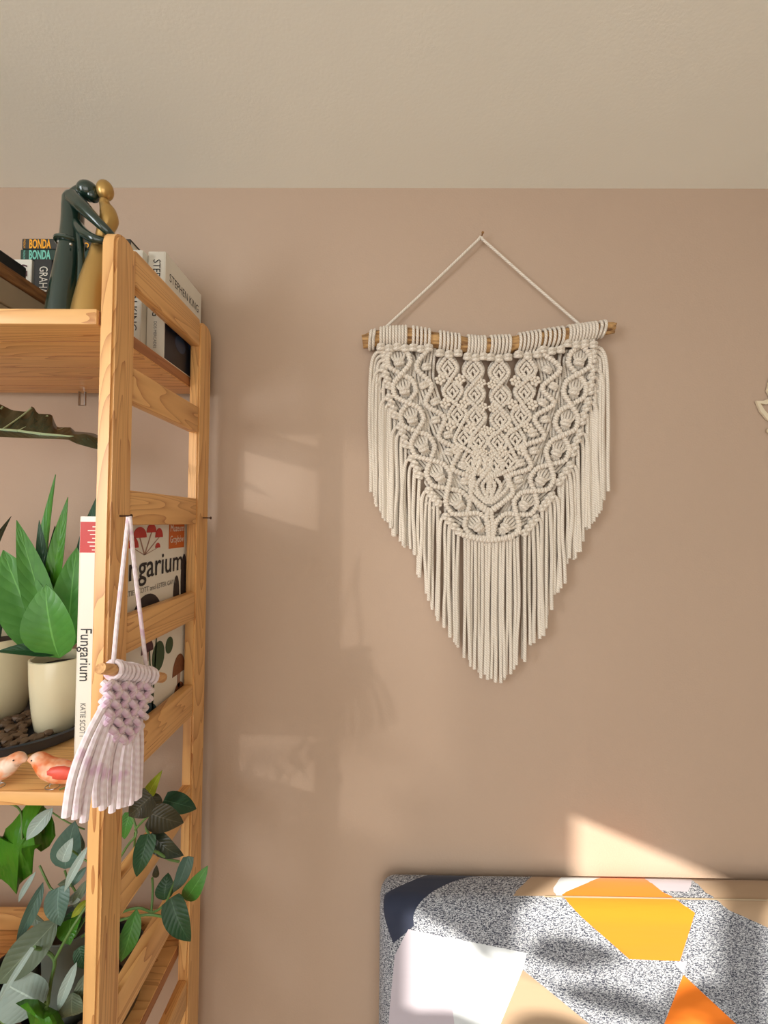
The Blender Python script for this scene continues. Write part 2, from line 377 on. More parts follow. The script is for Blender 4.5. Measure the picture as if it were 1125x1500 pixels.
def softbox(a, b, bev, seg=5):
    m = MB().box(a, b, bev, seg)
    m.uv = [(v.x - (v.y - YF) if v.x < a[0] + bev else v.x, v.z + max(0, v.y - YF) if v.z > b[2] - bev * 1.01 else v.z) for v in m.v]
    return m
SL = PY(555, 1460, YF).x
obj('backrest', softbox((SL, YF, .30), (1.95, -.004, ZT), .028), 'fabric', so)
obj('seat', softbox((SL, -.80, .22), (1.95, YF - .002, .44), .04), 'fabric', so)
obj('base', MB().box((SL + .02, -.78, .06), (1.93, -.01, .30), .01), 'fabric', so)
for x in (SL + .08, 1.85):
    for y in (-.72, -.08): obj('leg', MB().lathe([(.02, 0), (.026, .065)], (x, y, 0), 12), 'brown_wood', so)
sm = [PZ(x, 1309, ZT + .0005) for x in (796, 850, 950, 1050, 1130, 1300)]
sm = [Vector((q.x, YF + .022, ZT + .0002)) for q in sm]
obj('seam', MB().tube(sm, .0012, 6), 'beige_box', so)

# ---------------------------------------------------------------- big macrame
mc = thing('macrame_wall_hanging', PY(704, 500, -.02), 'large cream macrame wall hanging with knotted diamonds and long fringe on a driftwood branch', 'wall hanging')
def mp(x, y, d=.016): return PY(x, y, -d)
CR = .0041
BR = [(531, 501, 10), (545, 498, 11.5), (565, 493, 11), (600, 493, 12), (630, 497, 11), (660, 503, 11.5), (700, 508, 11.5), (745, 506, 11.5), (790, 498, 11), (830, 492, 11), (865, 486, 10), (885, 482, 9.5), (899, 478, 6)]
def br_at(x):
    for a, b in zip(BR, BR[1:]):
        if a[0] <= x <= b[0]: k = (x - a[0]) / (b[0] - a[0]); return a[1] + (b[1] - a[1]) * k, a[2] + (b[2] - a[2]) * k
    return BR[-1][1], BR[-1][2]
BD = .0225; KM = .80 / F
pts, rad = [], []
for i in range(74):
    x = 531 + 368 * i / 73; y, r = br_at(x)
    pts.append(mp(x, y + random.uniform(-.5, .5), BD)); rad.append(r * KM * random.uniform(.93, 1.05))
branch = obj('branch', MB().tube(pts, rad, 14), 'branch', mc)
obj('knot_hole', MB().ball(mp(598, 487, BD + .0135), .0042, 2, (1.2, .5, .8)), 'ink', branch)
obj('split_tip', MB().tube([mp(880, 488, BD + .004), mp(900, 486, BD + .004)], [.006, .003], 8).tube([mp(885, 478, BD), mp(903, 474, BD)], [.006, .002], 8), 'branch', branch)
nailp = mp(704, 351, 0)
tag(obj('nail', MB().tube([nailp, nailp + Vector((0, -.018, .001))], .0014, 8).tube([nailp + Vector((0, -.018, .001)), nailp + Vector((0, -.0195, .001))], .0026, 8), 'brass'),
    'small nail in the wall holding the large cream macrame', 'nail')
top = mp(704, 350, .014)
obj('hanging_cord', MB().tube([mp(562, 482, .014), mp(633, 416, .012), top + Vector((-.002, 0, .001))], .0026, 8).tube([top + Vector((.002, 0, .001)), mp(776, 412, .012), mp(852, 478, .014)], .0026, 8)
    .tube([top + Vector((-.004, 0, -.002)), top + Vector((-.001, 0, .004)), top + Vector((.002, 0, .003)), top + Vector((.004, 0, -.002))], .0026, 8), 'cord', mc)
def loop(x, ybot, name='larks_head'):
    y, r = br_at(x); R = r * KM + CR * .75; c = mp(x, y, BD); pts = []
    for a in range(-80, 200, 20):
        q = math.radians(a); pts.append(c + Vector((0, -math.cos(q) * R, math.sin(q) * R)))
    pts.insert(0, mp(x, ybot, BD + .006))
    return obj(name, MB().tube(pts, .0028, 8), 'cord', mc)
def knot(x, y, wpx=12, ang=0, d=.024, name='square_knot'):
    """two bars bulging over the carried cords, with a side loop at each end"""
    c = mp(x, y, d); s = KM; a = math.radians(ang)
    ux = Vector((math.cos(a), 0, -math.sin(a))); uz = Vector((math.sin(a), 0, math.cos(a))); o = Vector((0, -1, 0))
    m = MB(); h = wpx * s / 2
    for k in (1, -1):
        z = uz * (k * CR * .85)
        m.tube([c - ux * h + z * .3 - o * .003, c - ux * h * .7 + z + o * .002, c + z * 1.05 + o * .004, c + ux * h * .7 + z + o * .002, c + ux * h + z * .3 - o * .003], [CR * .7, CR * .9, CR, CR * .9, CR * .7], 8)
    return obj(name, m, 'cord', mc)
def rope(pts, name='hitched_cord', r=CR * 1.25, d=.027, px=True, beadpx=5.2):
    P = smooth_path([Vector((q[0], q[1], q[2] if len(q) > 2 else d)) for q in pts], 8)
    # resample by bead
    L = [0]
    for a, b in zip(P, P[1:]): L.append(L[-1] + math.hypot(b.x - a.x, b.y - a.y))
    n = max(2, round(L[-1] / beadpx)); out, rad = [], []
    N = n * 5; j = 0
    for i in range(N + 1):
        s_ = L[-1] * i / N
        while j < len(L) - 2 and L[j + 1] < s_: j += 1
        k = (s_ - L[j]) / max(1e-6, L[j + 1] - L[j]); q = P[j].lerp(P[j + 1], k)
        out.append(mp(q.x, q.y, q.z)); rad.append(r * (.76 + .34 * abs(math.sin(math.pi * i / 5))))
    return obj(name, MB().tube(out, rad, 8), 'cord', mc)
def strand(pts, name='cord_strand', r=CR * .85, k=4, d=.016):
    return obj(name, MB().tube(smooth_path([mp(q[0], q[1], q[2] if len(q) > 2 else d) for q in pts], k), r, 7), 'cord', mc)
GR = [(558, 594, 9, 508), (605, 628, 5, 509), (644, 671, 6, 517), (685, 708, 6, 522), (718, 744, 6, 523), (759, 787, 6, 519), (795, 821, 5, 512), (831, 869, 9, 503)]
for x0, x1, n, yb in GR:
    for i in range(n):
        x = x0 + (x1 - x0) * i / (n - 1); loop(x, yb + (x - (x0 + x1) / 2) * (-.12 if x0 > 740 else .1))
    nk = max(3, round((x1 - x0) / 9))
    for i in range(nk): knot(x0 + (x1 - x0) * i / (nk - 1), yb + 1 + (i % 2) * 2, 10, 0, BD + .006)
for xs in ((543, 548), (876, 882)):
    for x in xs:
        y, r = br_at(x); R = r * KM + CR * .6; c = mp(x, y, BD)
        obj('branch_wrap', MB().tube([c + Vector((.002 * math.sin(a / 57.3), -math.cos(a / 57.3) * R, math.sin(a / 57.3) * R)) for a in range(0, 360, 24)], CR * .75, 7, closed=True), 'cord', mc)
def chain(centres, w, start, end, sharp=False, d=.026, r=CR * 1.25):
    K = [start] + [((a[0] + b[0]) / 2, (a[1] + b[1]) / 2) for a, b in zip(centres, centres[1:])] + [end]
    for sg in (1, -1):
        pts = []
        for i, c in enumerate(centres):
            a, b = K[i], K[i + 1]; tx, ty = b[0] - a[0], b[1] - a[1]; l = math.hypot(tx, ty); nx, ny = ty / l, -tx / l
            s_ = sg * (1 if i % 2 == 0 else -1)
            pts.append((a[0], a[1], d + (.003 if sg > 0 else -.002)))
            ww = w * (1 if sharp else 1)
            if sharp: pts.append((c[0] + nx * w * s_, c[1] + ny * w * s_, d))
            else:
                for f in (-.42, .12, .45): pts.append((c[0] + nx * w * s_ * (.86 if f != .12 else 1.04) + tx * f * .55, c[1] + ny * w * s_ * (.86 if f != .12 else 1.04) + ty * f * .55, d))
        pts.append((K[-1][0], K[-1][1], d)); rope(pts, r=r, beadpx=5.2 if not sharp else 4.4)
    return K
def eye_fill(c, a, b, w):
    tx, ty = b[0] - a[0], b[1] - a[1]; l = math.hypot(tx, ty); tx /= l; ty /= l; nx, ny = ty, -tx
    P = lambda u, v, d: (c[0] + nx * u + tx * v, c[1] + ny * u + ty * v, d)
    for u in (-.62, -.32, 0, .32, .62):
        strand([P(u * w * .75, -l * .36 + abs(u) * 7, .018), P(u * w * .95, -l * .12, .025), P(u * w * .35, l * .14, .027), P(u * w * .8, l * .36 - abs(u) * 6, .018)], 'eye_strand', .0026, 3)
    ang = math.degrees(math.atan2(ny, nx)) if nx > 0 else math.degrees(math.atan2(-ny, -nx))
    knot(c[0] + tx * 4, c[1] + ty * 4, 13, ang, .029)
def mir(q): return (1428.5 - q[0], q[1] + 1) + tuple(q[2:])
EL = [(584, 527), (592, 569), (603, 611), (619, 653), (642, 695), (670, 736), (698, 769)]
ER = [(849, 527), (842, 570), (830, 616), (817, 660), (794, 701), (770, 737), (743, 770)]
for E_, st, en in ((EL, (580, 507), (716, 788)), (ER, (852, 506), (722, 789))):
    K = chain(E_, 15.5, st, en)
    for c, a, b in zip(E_, K, K[1:]): eye_fill(c, a, b, 15.5)
    # cords running down both flanks of each eye
    for i, (c, a, b) in enumerate(zip(E_, K, K[1:])):
        tx, ty = b[0] - a[0], b[1] - a[1]; l = math.hypot(tx, ty); tx /= l; ty /= l; nx, ny = ty, -tx
        for sg in (1, -1):
            for k in range(3):
                u = sg * (7 + 5.2 * k)
                strand([(a[0] + nx * sg * 3 + tx * (2 + 4 * k), a[1] + ny * sg * 3 + ty * (2 + 4 * k), .017), (c[0] + nx * (u + sg * 5), c[1] + ny * (u + sg * 5), .014), (b[0] + nx * u * .9 + tx * 8, b[1] + ny * u * .9 + ty * 8, .015)], 'flank_strand', .0027, 4)
def berry(x, y, r=8.5):
    m = MB()
    for k in range(6):
        a = 2 * math.pi * k / 6 + .3; q = mp(x + math.cos(a) * r * .68, y + math.sin(a) * r * .68, .027)
        rm = Matrix.Rotation(-a, 3, 'Y')
        m.ball(q, r * KM * .37, 2, (1.2, .95, .85), rm)
    m.ball(mp(x, y, .027), r * KM * .34, 2)
    obj('berry_knot', m, 'knotcord', mc)
def diamond_col(cs, start, end, sides=(-1, 1), w=13.5):
    K = chain(cs, w, start, end, True, r=.0040)
    for c, a, b in zip(cs, K, K[1:]):
        h = (b[1] - a[1]) / 2
        if c[1] > 700: continue
        q = []
        for f, g in ((0, -.62), (.6, 0), (0, .6), (-.6, 0)): q.append((c[0] + f * w, c[1] + g * h))
        cl = []
        for i in range(4):
            u, v = q[i], q[(i + 1) % 4]
            for k in range(4): cl.append(mp(u[0] + (v[0] - u[0]) * k / 4, u[1] + (v[1] - u[1]) * k / 4, .025 + .002 * math.sin(k)))
        obj('diamond_loop', MB().tube(cl, .0029, 7, closed=True), 'cord', mc)
        strand([(c[0] - 4, c[1] + 3, .022), (c[0], c[1] - 3, .026), (c[0] + 3, c[1] + 4, .024)], 'diamond_heart', .0025, 3)
        for sg in (-1, 1): strand([(a[0] + sg * 7, a[1], .018), (c[0] + sg * (w + 2), c[1] - 2, .017), (b[0] + sg * 8, b[1], .018)], 'flank_strand', .0027, 4)
    for k in K[1:-1]:
        f_ = 1 if k[1] < 660 else .55
        for sg in sides: berry(k[0] + sg * (14.5 if len(sides) > 1 else 11.5) * f_, k[1] + random.uniform(-1, 1), (8 if len(sides) > 1 else 6.8) * (1 if f_ == 1 else .8))
C3 = [(656, 540), (663, 573), (670, 608), (679, 642), (690, 676), (702, 708)]; C4 = [(693, 544), (695, 578), (697, 612), (701, 646), (706, 680), (711, 712)]
C5 = [(731, 546), (733, 581), (733, 615), (729, 648), (724, 680), (720, 712)]; C6 = [(771, 542), (768, 575), (763, 609), (755, 643), (745, 676), (731, 708)]
diamond_col(C3, (655, 521), (711, 736)); diamond_col(C4, (693, 525), (714, 738), (1,)); diamond_col(C5, (731, 527), (718, 738), (-1,)); diamond_col(C6, (772, 523), (722, 736))
ZL = [(627, 512), (610, 538), (632, 564), (624, 592), (651, 612), (643, 641), (671, 660), (663, 686), (693, 702), (690, 726), (716, 748)]
ZR = [(795, 518), (820, 541), (794, 568), (811, 591), (783, 612), (797, 640), (767, 655), (777, 684), (746, 698), (750, 724), (716, 749)]
for Z_, sg in ((ZL, -1), (ZR, 1)):
    rope([(x, y, .027) for x, y in Z_])
    mid = [((a[0] + b[0]) / 2, (a[1] + b[1]) / 2) for a, b in zip(Z_, Z_[1:])]
    for off in (-15, -9, -3, 3, 9, 15):
        strand([(Z_[0][0] + off * .7, Z_[0][1] - 2, .018)] + [(m_[0] + off * .9, m_[1], .016 + .004 * (i % 2)) for i, m_ in enumerate(mid[1:-1])] + [(Z_[-1][0] + off * .25, Z_[-1][1] - 8, .018)], 'flank_strand', .0027, 4)
    for i in range(1, len(Z_) - 2):
        a, b, c = Z_[i - 1], Z_[i], Z_[i + 1]; ox = (a[0] + c[0]) / 2 - b[0]
        knot(b[0] + ox * .75, b[1] + ((a[1] + c[1]) / 2 - b[1]) * .75, 12, random.uniform(-30, 30), .024)
# filler cords behind the knotwork that flow towards the point of the V
def lerp_path(A, B, f): return [(A[i][0] * (1 - f) + B[i][0] * f, A[i][1] * (1 - f) + B[i][1] * f) for i in range(len(A))]
for A, Bc in (([(575, 512), (588, 570), (612, 640), (650, 705), (705, 775)], [(706, 525), (707, 580), (708, 640), (710, 690), (714, 742)]),
              ([(858, 510), (846, 570), (824, 640), (784, 705), (726, 775)], [(720, 525), (721, 580), (720, 640), (718, 690), (717, 742)])):
    for f in (.13, .2, .27):
        strand([(x, y, .010 + .003 * random.random()) for x, y in lerp_path(A, Bc, f)], 'back_strand', CR * .85, 4)
rope([(690, 727, .026), (716, 749, .029), (750, 724, .026)]); rope([(714, 750, .027), (713, 768, .026), (717, 790, .026)]); rope([(719, 750, .026), (722, 770, .026), (720, 789, .026)])
rope([(672, 781), (690, 787), (717, 791), (742, 787), (763, 778)], r=CR * 1.25)
# stacked knots on the outer edge, where the fringe leaves the knotwork
CLL = [((562, 514), (566, 533)), ((562, 541), (570, 566)), ((570, 583), (579, 609)), ((586, 625), (595, 652)), ((603, 672), (615, 697)), ((628, 719), (642, 737)), ((653, 757), (672, 779))]
CLR = [((869, 508), (868, 528)), ((868, 541), (864, 574)), ((861, 588), (852, 618)), ((849, 634), (838, 664)), ((835, 681), (818, 706)), ((808, 726), (793, 744)), ((785, 759), (768, 780))]
for cl in (CLL, CLR):
    for a, b in cl:
        n = 4
        ang = math.degrees(math.atan2(b[1] - a[1], b[0] - a[0])) - 90
        for k in range(n): knot(a[0] + (b[0] - a[0]) * k / (n - 1), a[1] + (b[1] - a[1]) * k / (n - 1), 9, -ang * .0 + (20 if cl is CLL else -20), .023, 'edge_knot')
BOT = [(538, 716), (545, 728), (556, 750), (566, 768), (588, 797), (600, 812), (608, 822), (614, 842), (622, 868), (634, 893), (645, 915), (660, 940), (672, 952), (682, 965), (695, 984), (708, 991), (722, 995), (738, 999), (744, 992), (752, 985), (760, 976), (773, 970), (776, 940), (793, 938), (806, 904), (812, 874), (827, 857), (832, 822), (842, 818), (853, 796), (863, 771), (873, 755), (883, 740), (894, 714)]
def bot(x):
    for a, b in zip(BOT, BOT[1:]):
        if a[0] <= x <= b[0]: return a[1] + (b[1] - a[1]) * (x - a[0]) / (b[0] - a[0])
    return 716
def fringe(x, xs, ys, side, d, drop=0):
    yb = bot(min(max(x, 538), 894)) + random.uniform(-7, 3) + drop
    j = random.uniform(-3, 3); k = random.uniform(-2.4, 2.4)
    p = [(xs, ys + 3, .022), (xs + (x - xs) * .55, ys + 1 + abs(x - xs) * .1, d + .003), (x - side * .6, ys + 8 + abs(x - xs) * .9, d), (x + k, (ys + yb) / 2, d + random.uniform(-.002, .002)), (x + j * .6, yb - (yb - ys) * .2, d), (x + j, yb, d + random.uniform(-.002, .003))]
    strand(p, 'fringe_strand', CR * random.uniform(.76, .9), 4)
for cl, side in ((CLL, -1), (CLR, 1)):
    for i, (a, b) in enumerate(cl):
        nx = cl[i + 1][0][0] if i + 1 < len(cl) else (680 if side < 0 else 757)
        lead = (15, 16, 14, 13, 12, 11, 9)[i]; n = 5
        xa = a[0] + side * lead; xb = b[0] - side * -1.5
        if i == 0: xa = 543 if side < 0 else 889; xb = a[0] + side * 6
        n = max(4, round(abs(xb - xa) / 5.0))
        for k in range(n):
            f = k / (n - 1)
            fringe(xa + (xb - xa) * f, a[0] + (b[0] - a[0]) * f, a[1] + (b[1] - a[1]) * f, side, .019 - .004 * (k % 2) + .0007 * i)
for k in range(16): fringe(681 + 77 * k / 15, 681 + 77 * k / 15, 788 + 3 * math.sin(math.pi * k / 15), 0, .018 + .003 * (k % 2))
for k in range(24): x = 606 + 216 * k / 23; fringe(x, x, 800 - abs(x - 716) * .72, 0, .010, -6)
for k in range(8):
    for x in (552 + 6 * k, 882 - 6 * k): fringe(x, x, 560 + 10 * k, 0, .010, -4)

# ---------------------------------------------------------------- wooden ornament on the wall
om = thing('wooden_ornament', PY(1140, 600, 0), 'pale plywood cut-out flower ornament hung on the rose wall', 'ornament')
def outline(pts, wpx, closed=True):
    P = [PY(x, y, -.006) for x, y in pts]; m = MB(); n = len(P)
    c = sum(P, Vector()) / n
    inn = [c + (q - c) * (1 - wpx / max(6, (q - c).length * F / .82)) for q in P]
    vs = P + inn; vs = vs + [v + Vector((0, .004, 0)) for v in vs]
    fs = []
    for i in range(n):
        j = (i + 1) % n
        fs += [(i, j, n + j, n + i), (2 * n + i, 3 * n + i, 3 * n + j, 2 * n + j), (i, 2 * n + i, 2 * n + j, j), (n + i, n + j, 3 * n + j, 3 * n + i)]
    return m.add(vs, fs)
obj('petal', outline([(1108, 587), (1118, 587), (1130, 583), (1142, 590), (1150, 604), (1148, 622), (1136, 622), (1124, 614), (1114, 602)], 7), 'ornament', om, False)
obj('petal', outline([(1124, 572), (1128, 556), (1140, 540), (1152, 556), (1156, 572), (1148, 586), (1140, 590), (1130, 584)], 7), 'ornament', om, False)
obj('petal', outline([(1172, 587), (1162, 587), (1150, 583), (1140, 590), (1132, 604), (1134, 622), (1144, 622), (1156, 614), (1166, 602)], 7), 'ornament', om, False)
obj('bead', MB().ball(PY(1128, 631, -.006), .006, 2), 'ornament', om)

# ---------------------------------------------------------------- pink hanging on the post
PXH = SX + .022
pk = thing('pink_macrame', PX(190, 985, PXH), 'small pink and white macrame on a short stick hanging from the pine shelf post', 'wall hanging')
def pp(x, y, o=0.0): return PX(x, y, PXH + o)
def ptube(name, pts, r, k=4, n=8, mat='pinkcord'): return obj(name, MB().tube(smooth_path([pp(*q) for q in pts], k), r, n), mat, pk)
PR = .0040
ptube('hanging_cord', [(188, 757, .004), (180, 830), (172, 905), (166, 972)], .0025)
ptube('hanging_cord', [(190, 757, .006), (197, 830, .004), (206, 905, .002), (214, 975)], .0025)
stick = obj('stick', MB().tube([pp(147, 979), pp(165, 981), pp(200, 986), pp(238, 993)], [.0062, .0066, .007, .0068], 12), 'stick', pk)
for k in range(10):
    x = 166 + 6.0 * k; y = 981 + (x - 165) * .17; c = pp(x, y); a0 = random.uniform(-.001, .001)
    obj('wrap', MB().tube([c + Vector((math.cos(q / 57.3) * .0098, a0 + .0012 * math.sin(q / 57.3), math.sin(q / 57.3) * .0098)) for q in range(0, 360, 24)], .0030, 7, closed=True), 'pinkcord', pk)
# knotted triangle
rows = [(1005, 158, 214), (1018, 157, 211), (1031, 155, 207), (1044, 156, 203), (1057, 158, 200), (1070, 162, 196), (1082, 168, 190)]
for r_, (y, xa, xb) in enumerate(rows):
    n = max(2, 6 - r_ // 2)
    for k in range(n):
        f = k / (n - 1); x = xa + (xb - xa) * f + (3 if r_ % 2 else 0); s_ = 1 if (k + r_) % 2 else -1
        ptube('knot', [(x - 7, y - 6 * s_, -.002), (x - 2, y - 2 * s_, .005), (x + 3, y + 3 * s_, .006), (x + 8, y + 7 * s_, -.002)], PR * .98, 3)
        ptube('knot', [(x - 7, y + 6 * s_, -.003), (x, y, .002), (x + 7, y - 6 * s_, -.003)], PR * .95, 3)
FR = [((160, 1020), (128, 1080), (106, 1140), (97, 1196)), ((160, 1035), (138, 1085), (118, 1145), (111, 1198)), ((161, 1050), (144, 1095), (130, 1150), (123, 1203)),
      ((163, 1062), (150, 1105), (141, 1145), (141, 1180)), ((166, 1070), (157, 1108), (150, 1150), (151, 1184)), ((170, 1078), (161, 1110), (157, 1150), (157, 1179)),
      ((176, 1085), (170, 1115), (167, 1150), (164, 1189)), ((184, 1082), (178, 1115), (176, 1150), (175, 1182)), ((190, 1074), (186, 1110), (185, 1150), (183, 1180)),
      ((194, 1062), (193, 1105), (192, 1145), (191, 1178)), ((198, 1048), (200, 1095), (200, 1140), (199, 1171)), ((203, 1030), (206, 1085), (205, 1130), (203, 1168))]
for i, q in enumerate(FR):
    ptube('fringe_strand', [(x, y, .003 - .003 * (i % 2)) for x, y in q], PR * random.uniform(.95, 1.1), 5)

# ---------------------------------------------------------------- books
def book(name, lo, hi, mat, label, spine='-y', group=None, pages='paper'):
    lo, hi = Vector(lo), Vector(hi); r = thing(name, ((lo.x + hi.x) / 2, (lo.y + hi.y) / 2, lo.z), label, 'book', group)
    d = hi - lo; th = .0016
    ax = min(range(3), key=lambda i: d[i] if i != 1 else 9)                 # thickness axis
    a, b = lo.copy(), hi.copy(); b[ax] = a[ax] + th; obj('cover', MB().box(a, b, .0004, 1), mat, r, False)
    a, b = lo.copy(), hi.copy(); a[ax] = b[ax] - th; obj('cover', MB().box(a, b, .0004, 1), mat, r, False)
    a, b = lo.copy(), hi.copy(); b.y = a.y + th; a[ax] += th; b[ax] -= th; obj('spine', MB().box(a, b), mat, r, False)
    a, b = lo.copy(), hi.copy(); a.y += th; b.y -= .003
    for i in range(3):
        if i == ax: a[i] += th; b[i] -= th
        elif i != 1: a[i] += .002; b[i] -= .002
    obj('pages', MB().box(a, b), pages, r, False); return r
BX = SX - ST - .003
fb = book('large_book', (BX - .033, -.285, 1.3285), (BX, -.06, 1.664), 'white_cover', 'large white hardback book of mushrooms standing against the ladder side of the shelf')
sp = PY(124, 905, -.2855)
text('title_text', 'Fungarium', .021, (BX - .028, -.2853, 1.520), (0, 0, -1), (1, 0, 0), 'ink', fb, maxw=.068)
text('author_text', 'KATIE SCOTT', .010, (BX - .026, -.2853, 1.424), (0, 0, -1), (1, 0, 0), 'ink_grey', fb, maxw=.044)
obj('spine_band', MB().box((BX - .032, -.2856, 1.617), (BX - .001, -.2848, 1.657)), 'red_print', fb, False)
for k in range(7): obj('spine_mark', MB().box((BX - .016 - .003 * (k % 3), -.2858, 1.620 + .005 * k), (BX - .010, -.2856, 1.6212 + .005 * k)), 'white_cover', fb, False)
CV = BX + .0003
def cpx(x, y): q = PX(x, y, CV); return (q.y, q.z)
def patch(name, pts, mat, lift=0.0): obj(name, MB().prism([(CV + lift, y, z) for y, z in pts], (.0003, 0, 0)), mat, fb, False)
def blob(cx, cy, rx, rz, a0=0, a1=360, n=18): return [(cx + rx * math.cos(math.radians(a0 + (a1 - a0) * i / n)), cy + rz * math.sin(math.radians(a0 + (a1 - a0) * i / n))) for i in range(n + 1)]
text('title_text', 'Fungarium', .05, (CV, -.283, 1.573), (0, 1, 0), (0, 0, 1), 'ink', fb, maxw=.202, th=.0004, bold=.0004)
text('author_text', 'by KATIE SCOTT and ESTER GAYA', .011, (CV, -.262, 1.551), (0, 1, 0), (0, 0, 1), 'ink_grey', fb, maxw=.16, th=.0004)
a, b = cpx(244, 772), cpx(270, 797)
patch('title_label', [(-.128, 1.612), (-.076, 1.612), (-.076, 1.66), (-.128, 1.66)], 'orange_print')
text('label_text', 'Muzeum', .017, (CV + .0003, -.125, 1.641), (0, 1, 0), (0, 0, 1), 'white_cover', fb, maxw=.046, th=.0004)
text('label_text', 'Grzybów', .017, (CV + .0003, -.125, 1.622), (0, 1, 0), (0, 0, 1), 'white_cover', fb, maxw=.046, th=.0004)
for (x, y, rx, rz) in ((205, 783, .017, .016), (222, 776, .013, .014), (233, 783, .011, .015), (195, 798, .013, .016), (231, 800, .007, .008)):
    c = cpx(x, y); patch('red_cap', blob(c[0], c[1] - rz * .3, rx, rz, 0, 180), 'red_print', .0001)
    patch('stem_drawing', [(c[0] - .0012, c[1] - rz * .3), (c[0] + .0012, c[1] - rz * .3), (-.195, 1.607), (-.198, 1.607)], 'stem_print')
for (x, y, rx, rz, m_) in ((216, 893, .040, .040, 'dark_print'), (216, 948, .016, .02, 'plum_print'), (214, 1058, .036, .045, 'teal_print'), (262, 975, .022, .034, 'brown_print'), (262, 1013, .020, .028, 'brown_print')):
    c = cpx(x, y); patch('cap_drawing', blob(c[0], c[1] - rz * .4, rx, rz, 0, 180), m_)
    patch('stem_drawing', [(c[0] - rx * .25, c[1] - rz * .4), (c[0] + rx * .25, c[1] - rz * .4), (c[0] + rx * .2, max(1.331, c[1] - rz * 1.1)), (c[0] - rx * .2, max(1.331, c[1] - rz * 1.1))], 'stem_print')
for (x, y, rx, rz, m_) in ((269, 850, .011, .048, 'dark_print'), (258, 868, .010, .030, 'dark_print')):
    c = cpx(x, y); patch('tall_cap_drawing', blob(c[0], c[1], rx, rz), m_)
for (x, y, rx, rz) in ((232, 961, .018, .024), (248, 945, .012, .014)):
    c = cpx(x, y); patch('leaf_drawing', blob(c[0], c[1], rx, rz), 'leaf_print')
patch('stalk_drawing', [(-.158, 1.51), (-.155, 1.51), (-.165, 1.36), (-.169, 1.36)], 'leaf_print'); patch('stalk_drawing', [(-.18, 1.46), (-.177, 1.46), (-.165, 1.365), (-.168, 1.365)], 'leaf_print')

ZB = 1.9245
kb = book('paperback', (BX - .031, -.152, ZB), (BX - .002, -.022, ZB + .178), 'white_cover', 'white paperback with a dark picture on its cover, at the shelf end')
kx = BX - .002
text('author_text', 'STEPHEN KING', .020, (kx, -.140, ZB + .136), (0, 1, 0), (0, 0, 1), 'ink', kb, maxw=.106, th=.0003)
text('spine_text', 'STEPHEN KING', .017, (kx - .020, -.1523, ZB + .165), (0, 0, -1), (1, 0, 0), 'ink', kb, maxw=.095, th=.0003)
text('spine_text', 'DOS MERCADES', .007, (kx - .017, -.1523, ZB + .062), (0, 0, -1), (1, 0, 0), 'ink_grey', kb, maxw=.045, th=.0003)
obj('cover_picture', MB().box((kx, -.150, ZB + .002), (kx + .0004, -.024, ZB + .085)), 'night_cover', kb, False)
for y, z, r in ((-.10, .045, .018), (-.06, .06, .013), (-.125, .065, .010), (-.05, .025, .012)):
    obj('picture_shape', MB().prism([(kx + .0003, yy, zz) for yy, zz in blob(y, ZB + z, r, r * .8)], (.0004, 0, 0)), 'night_blue', kb, False)
k2 = book('paperback', (BX - .060, -.165, ZB), (BX - .032, -.03, ZB + .172), 'white_cover', 'white paperback with only spine lettering, beside the one with a dark picture')
text('spine_text', 'STEPHEN KING', .017, (BX - .051, -.1653, ZB + .155), (0, 0, -1), (1, 0, 0), 'ink', k2, maxw=.115, th=.0003)
# books behind the figurine
zb = 2.0955
bl, br_ = PY(30, 385, -.14).x, PY(30, 385, -.14).x + .185
G = 'paperbacks standing under the stack'
for (x0, x1, m_, lab, tx, tm) in ((-.665, -.634, 'white_cover', 'plain white paperback in the row right behind the flat box', '', 'ink'), (-.631, -.600, 'white_cover', 'white paperback with a large letter G on its spine under the stacked books', 'G', 'plum_print'),
        (-.596, -.566, 'black_cover', 'black paperback with white spine lettering standing behind the green figure', 'GRAHAM MASTERTON', 'paper'),
        (-.562, -.535, 'dark_cover', 'charcoal paperback standing beside the black paperback', '', 'paper'), (-.531, -.500, 'green_cover', 'dark green paperback standing behind the bronze figure', '', 'paper')):
    bk = book('paperback', (x0, -.142, ZB), (x1, -.02, zb - .0005), m_, lab, group=None)
    if tx == 'G':
        text('spine_text', 'G', .030, (x0 + .004, -.1423, zb - .030), (1, 0, 0), (0, 0, 1), tm, bk, th=.0003); text('spine_text', 'G', .026, (x1 - .026, -.1423, zb - .075), (1, 0, 0), (0, 0, 1), tm, bk, th=.0003)
    elif tx: text('spine_text', tx, .020, (x0 + .010, -.1423, zb - .012), (0, 0, -1), (1, 0, 0), tm, bk, maxw=.14, th=.0003)
for i, (tm, m_, lab) in enumerate((('ink_teal', 'green_cover', 'dark paperback with teal lettering, lower of two stacked on the row'), ('ink_orange', 'dark_cover', 'dark paperback with orange lettering, upper of two stacked on the row'))):
    z0 = zb + .0185 * i; bk = book('paperback', (bl + .002 * i, -.14, z0), (br_, -.02, z0 + .018), m_, lab)
    text('title_text', 'BONDA', .0215, (bl + .014, -.1402, z0 + .0015), (1, 0, 0), (0, 0, 1), tm, bk, maxw=.037, th=.0003, bold=.0006)
    text('first_name_text', 'KATARZYNA', .0048, (bl + .008, -.1402, z0 + .0015), (0, 0, 1), (-1, 0, 0), tm, bk, maxw=.015, th=.0003)
    text('title_text', ('o', 'łto')[i], .02, (bl + .094, -.1402, z0 + .002), (1, 0, 0), (0, 0, 1), tm, bk, th=.0003)
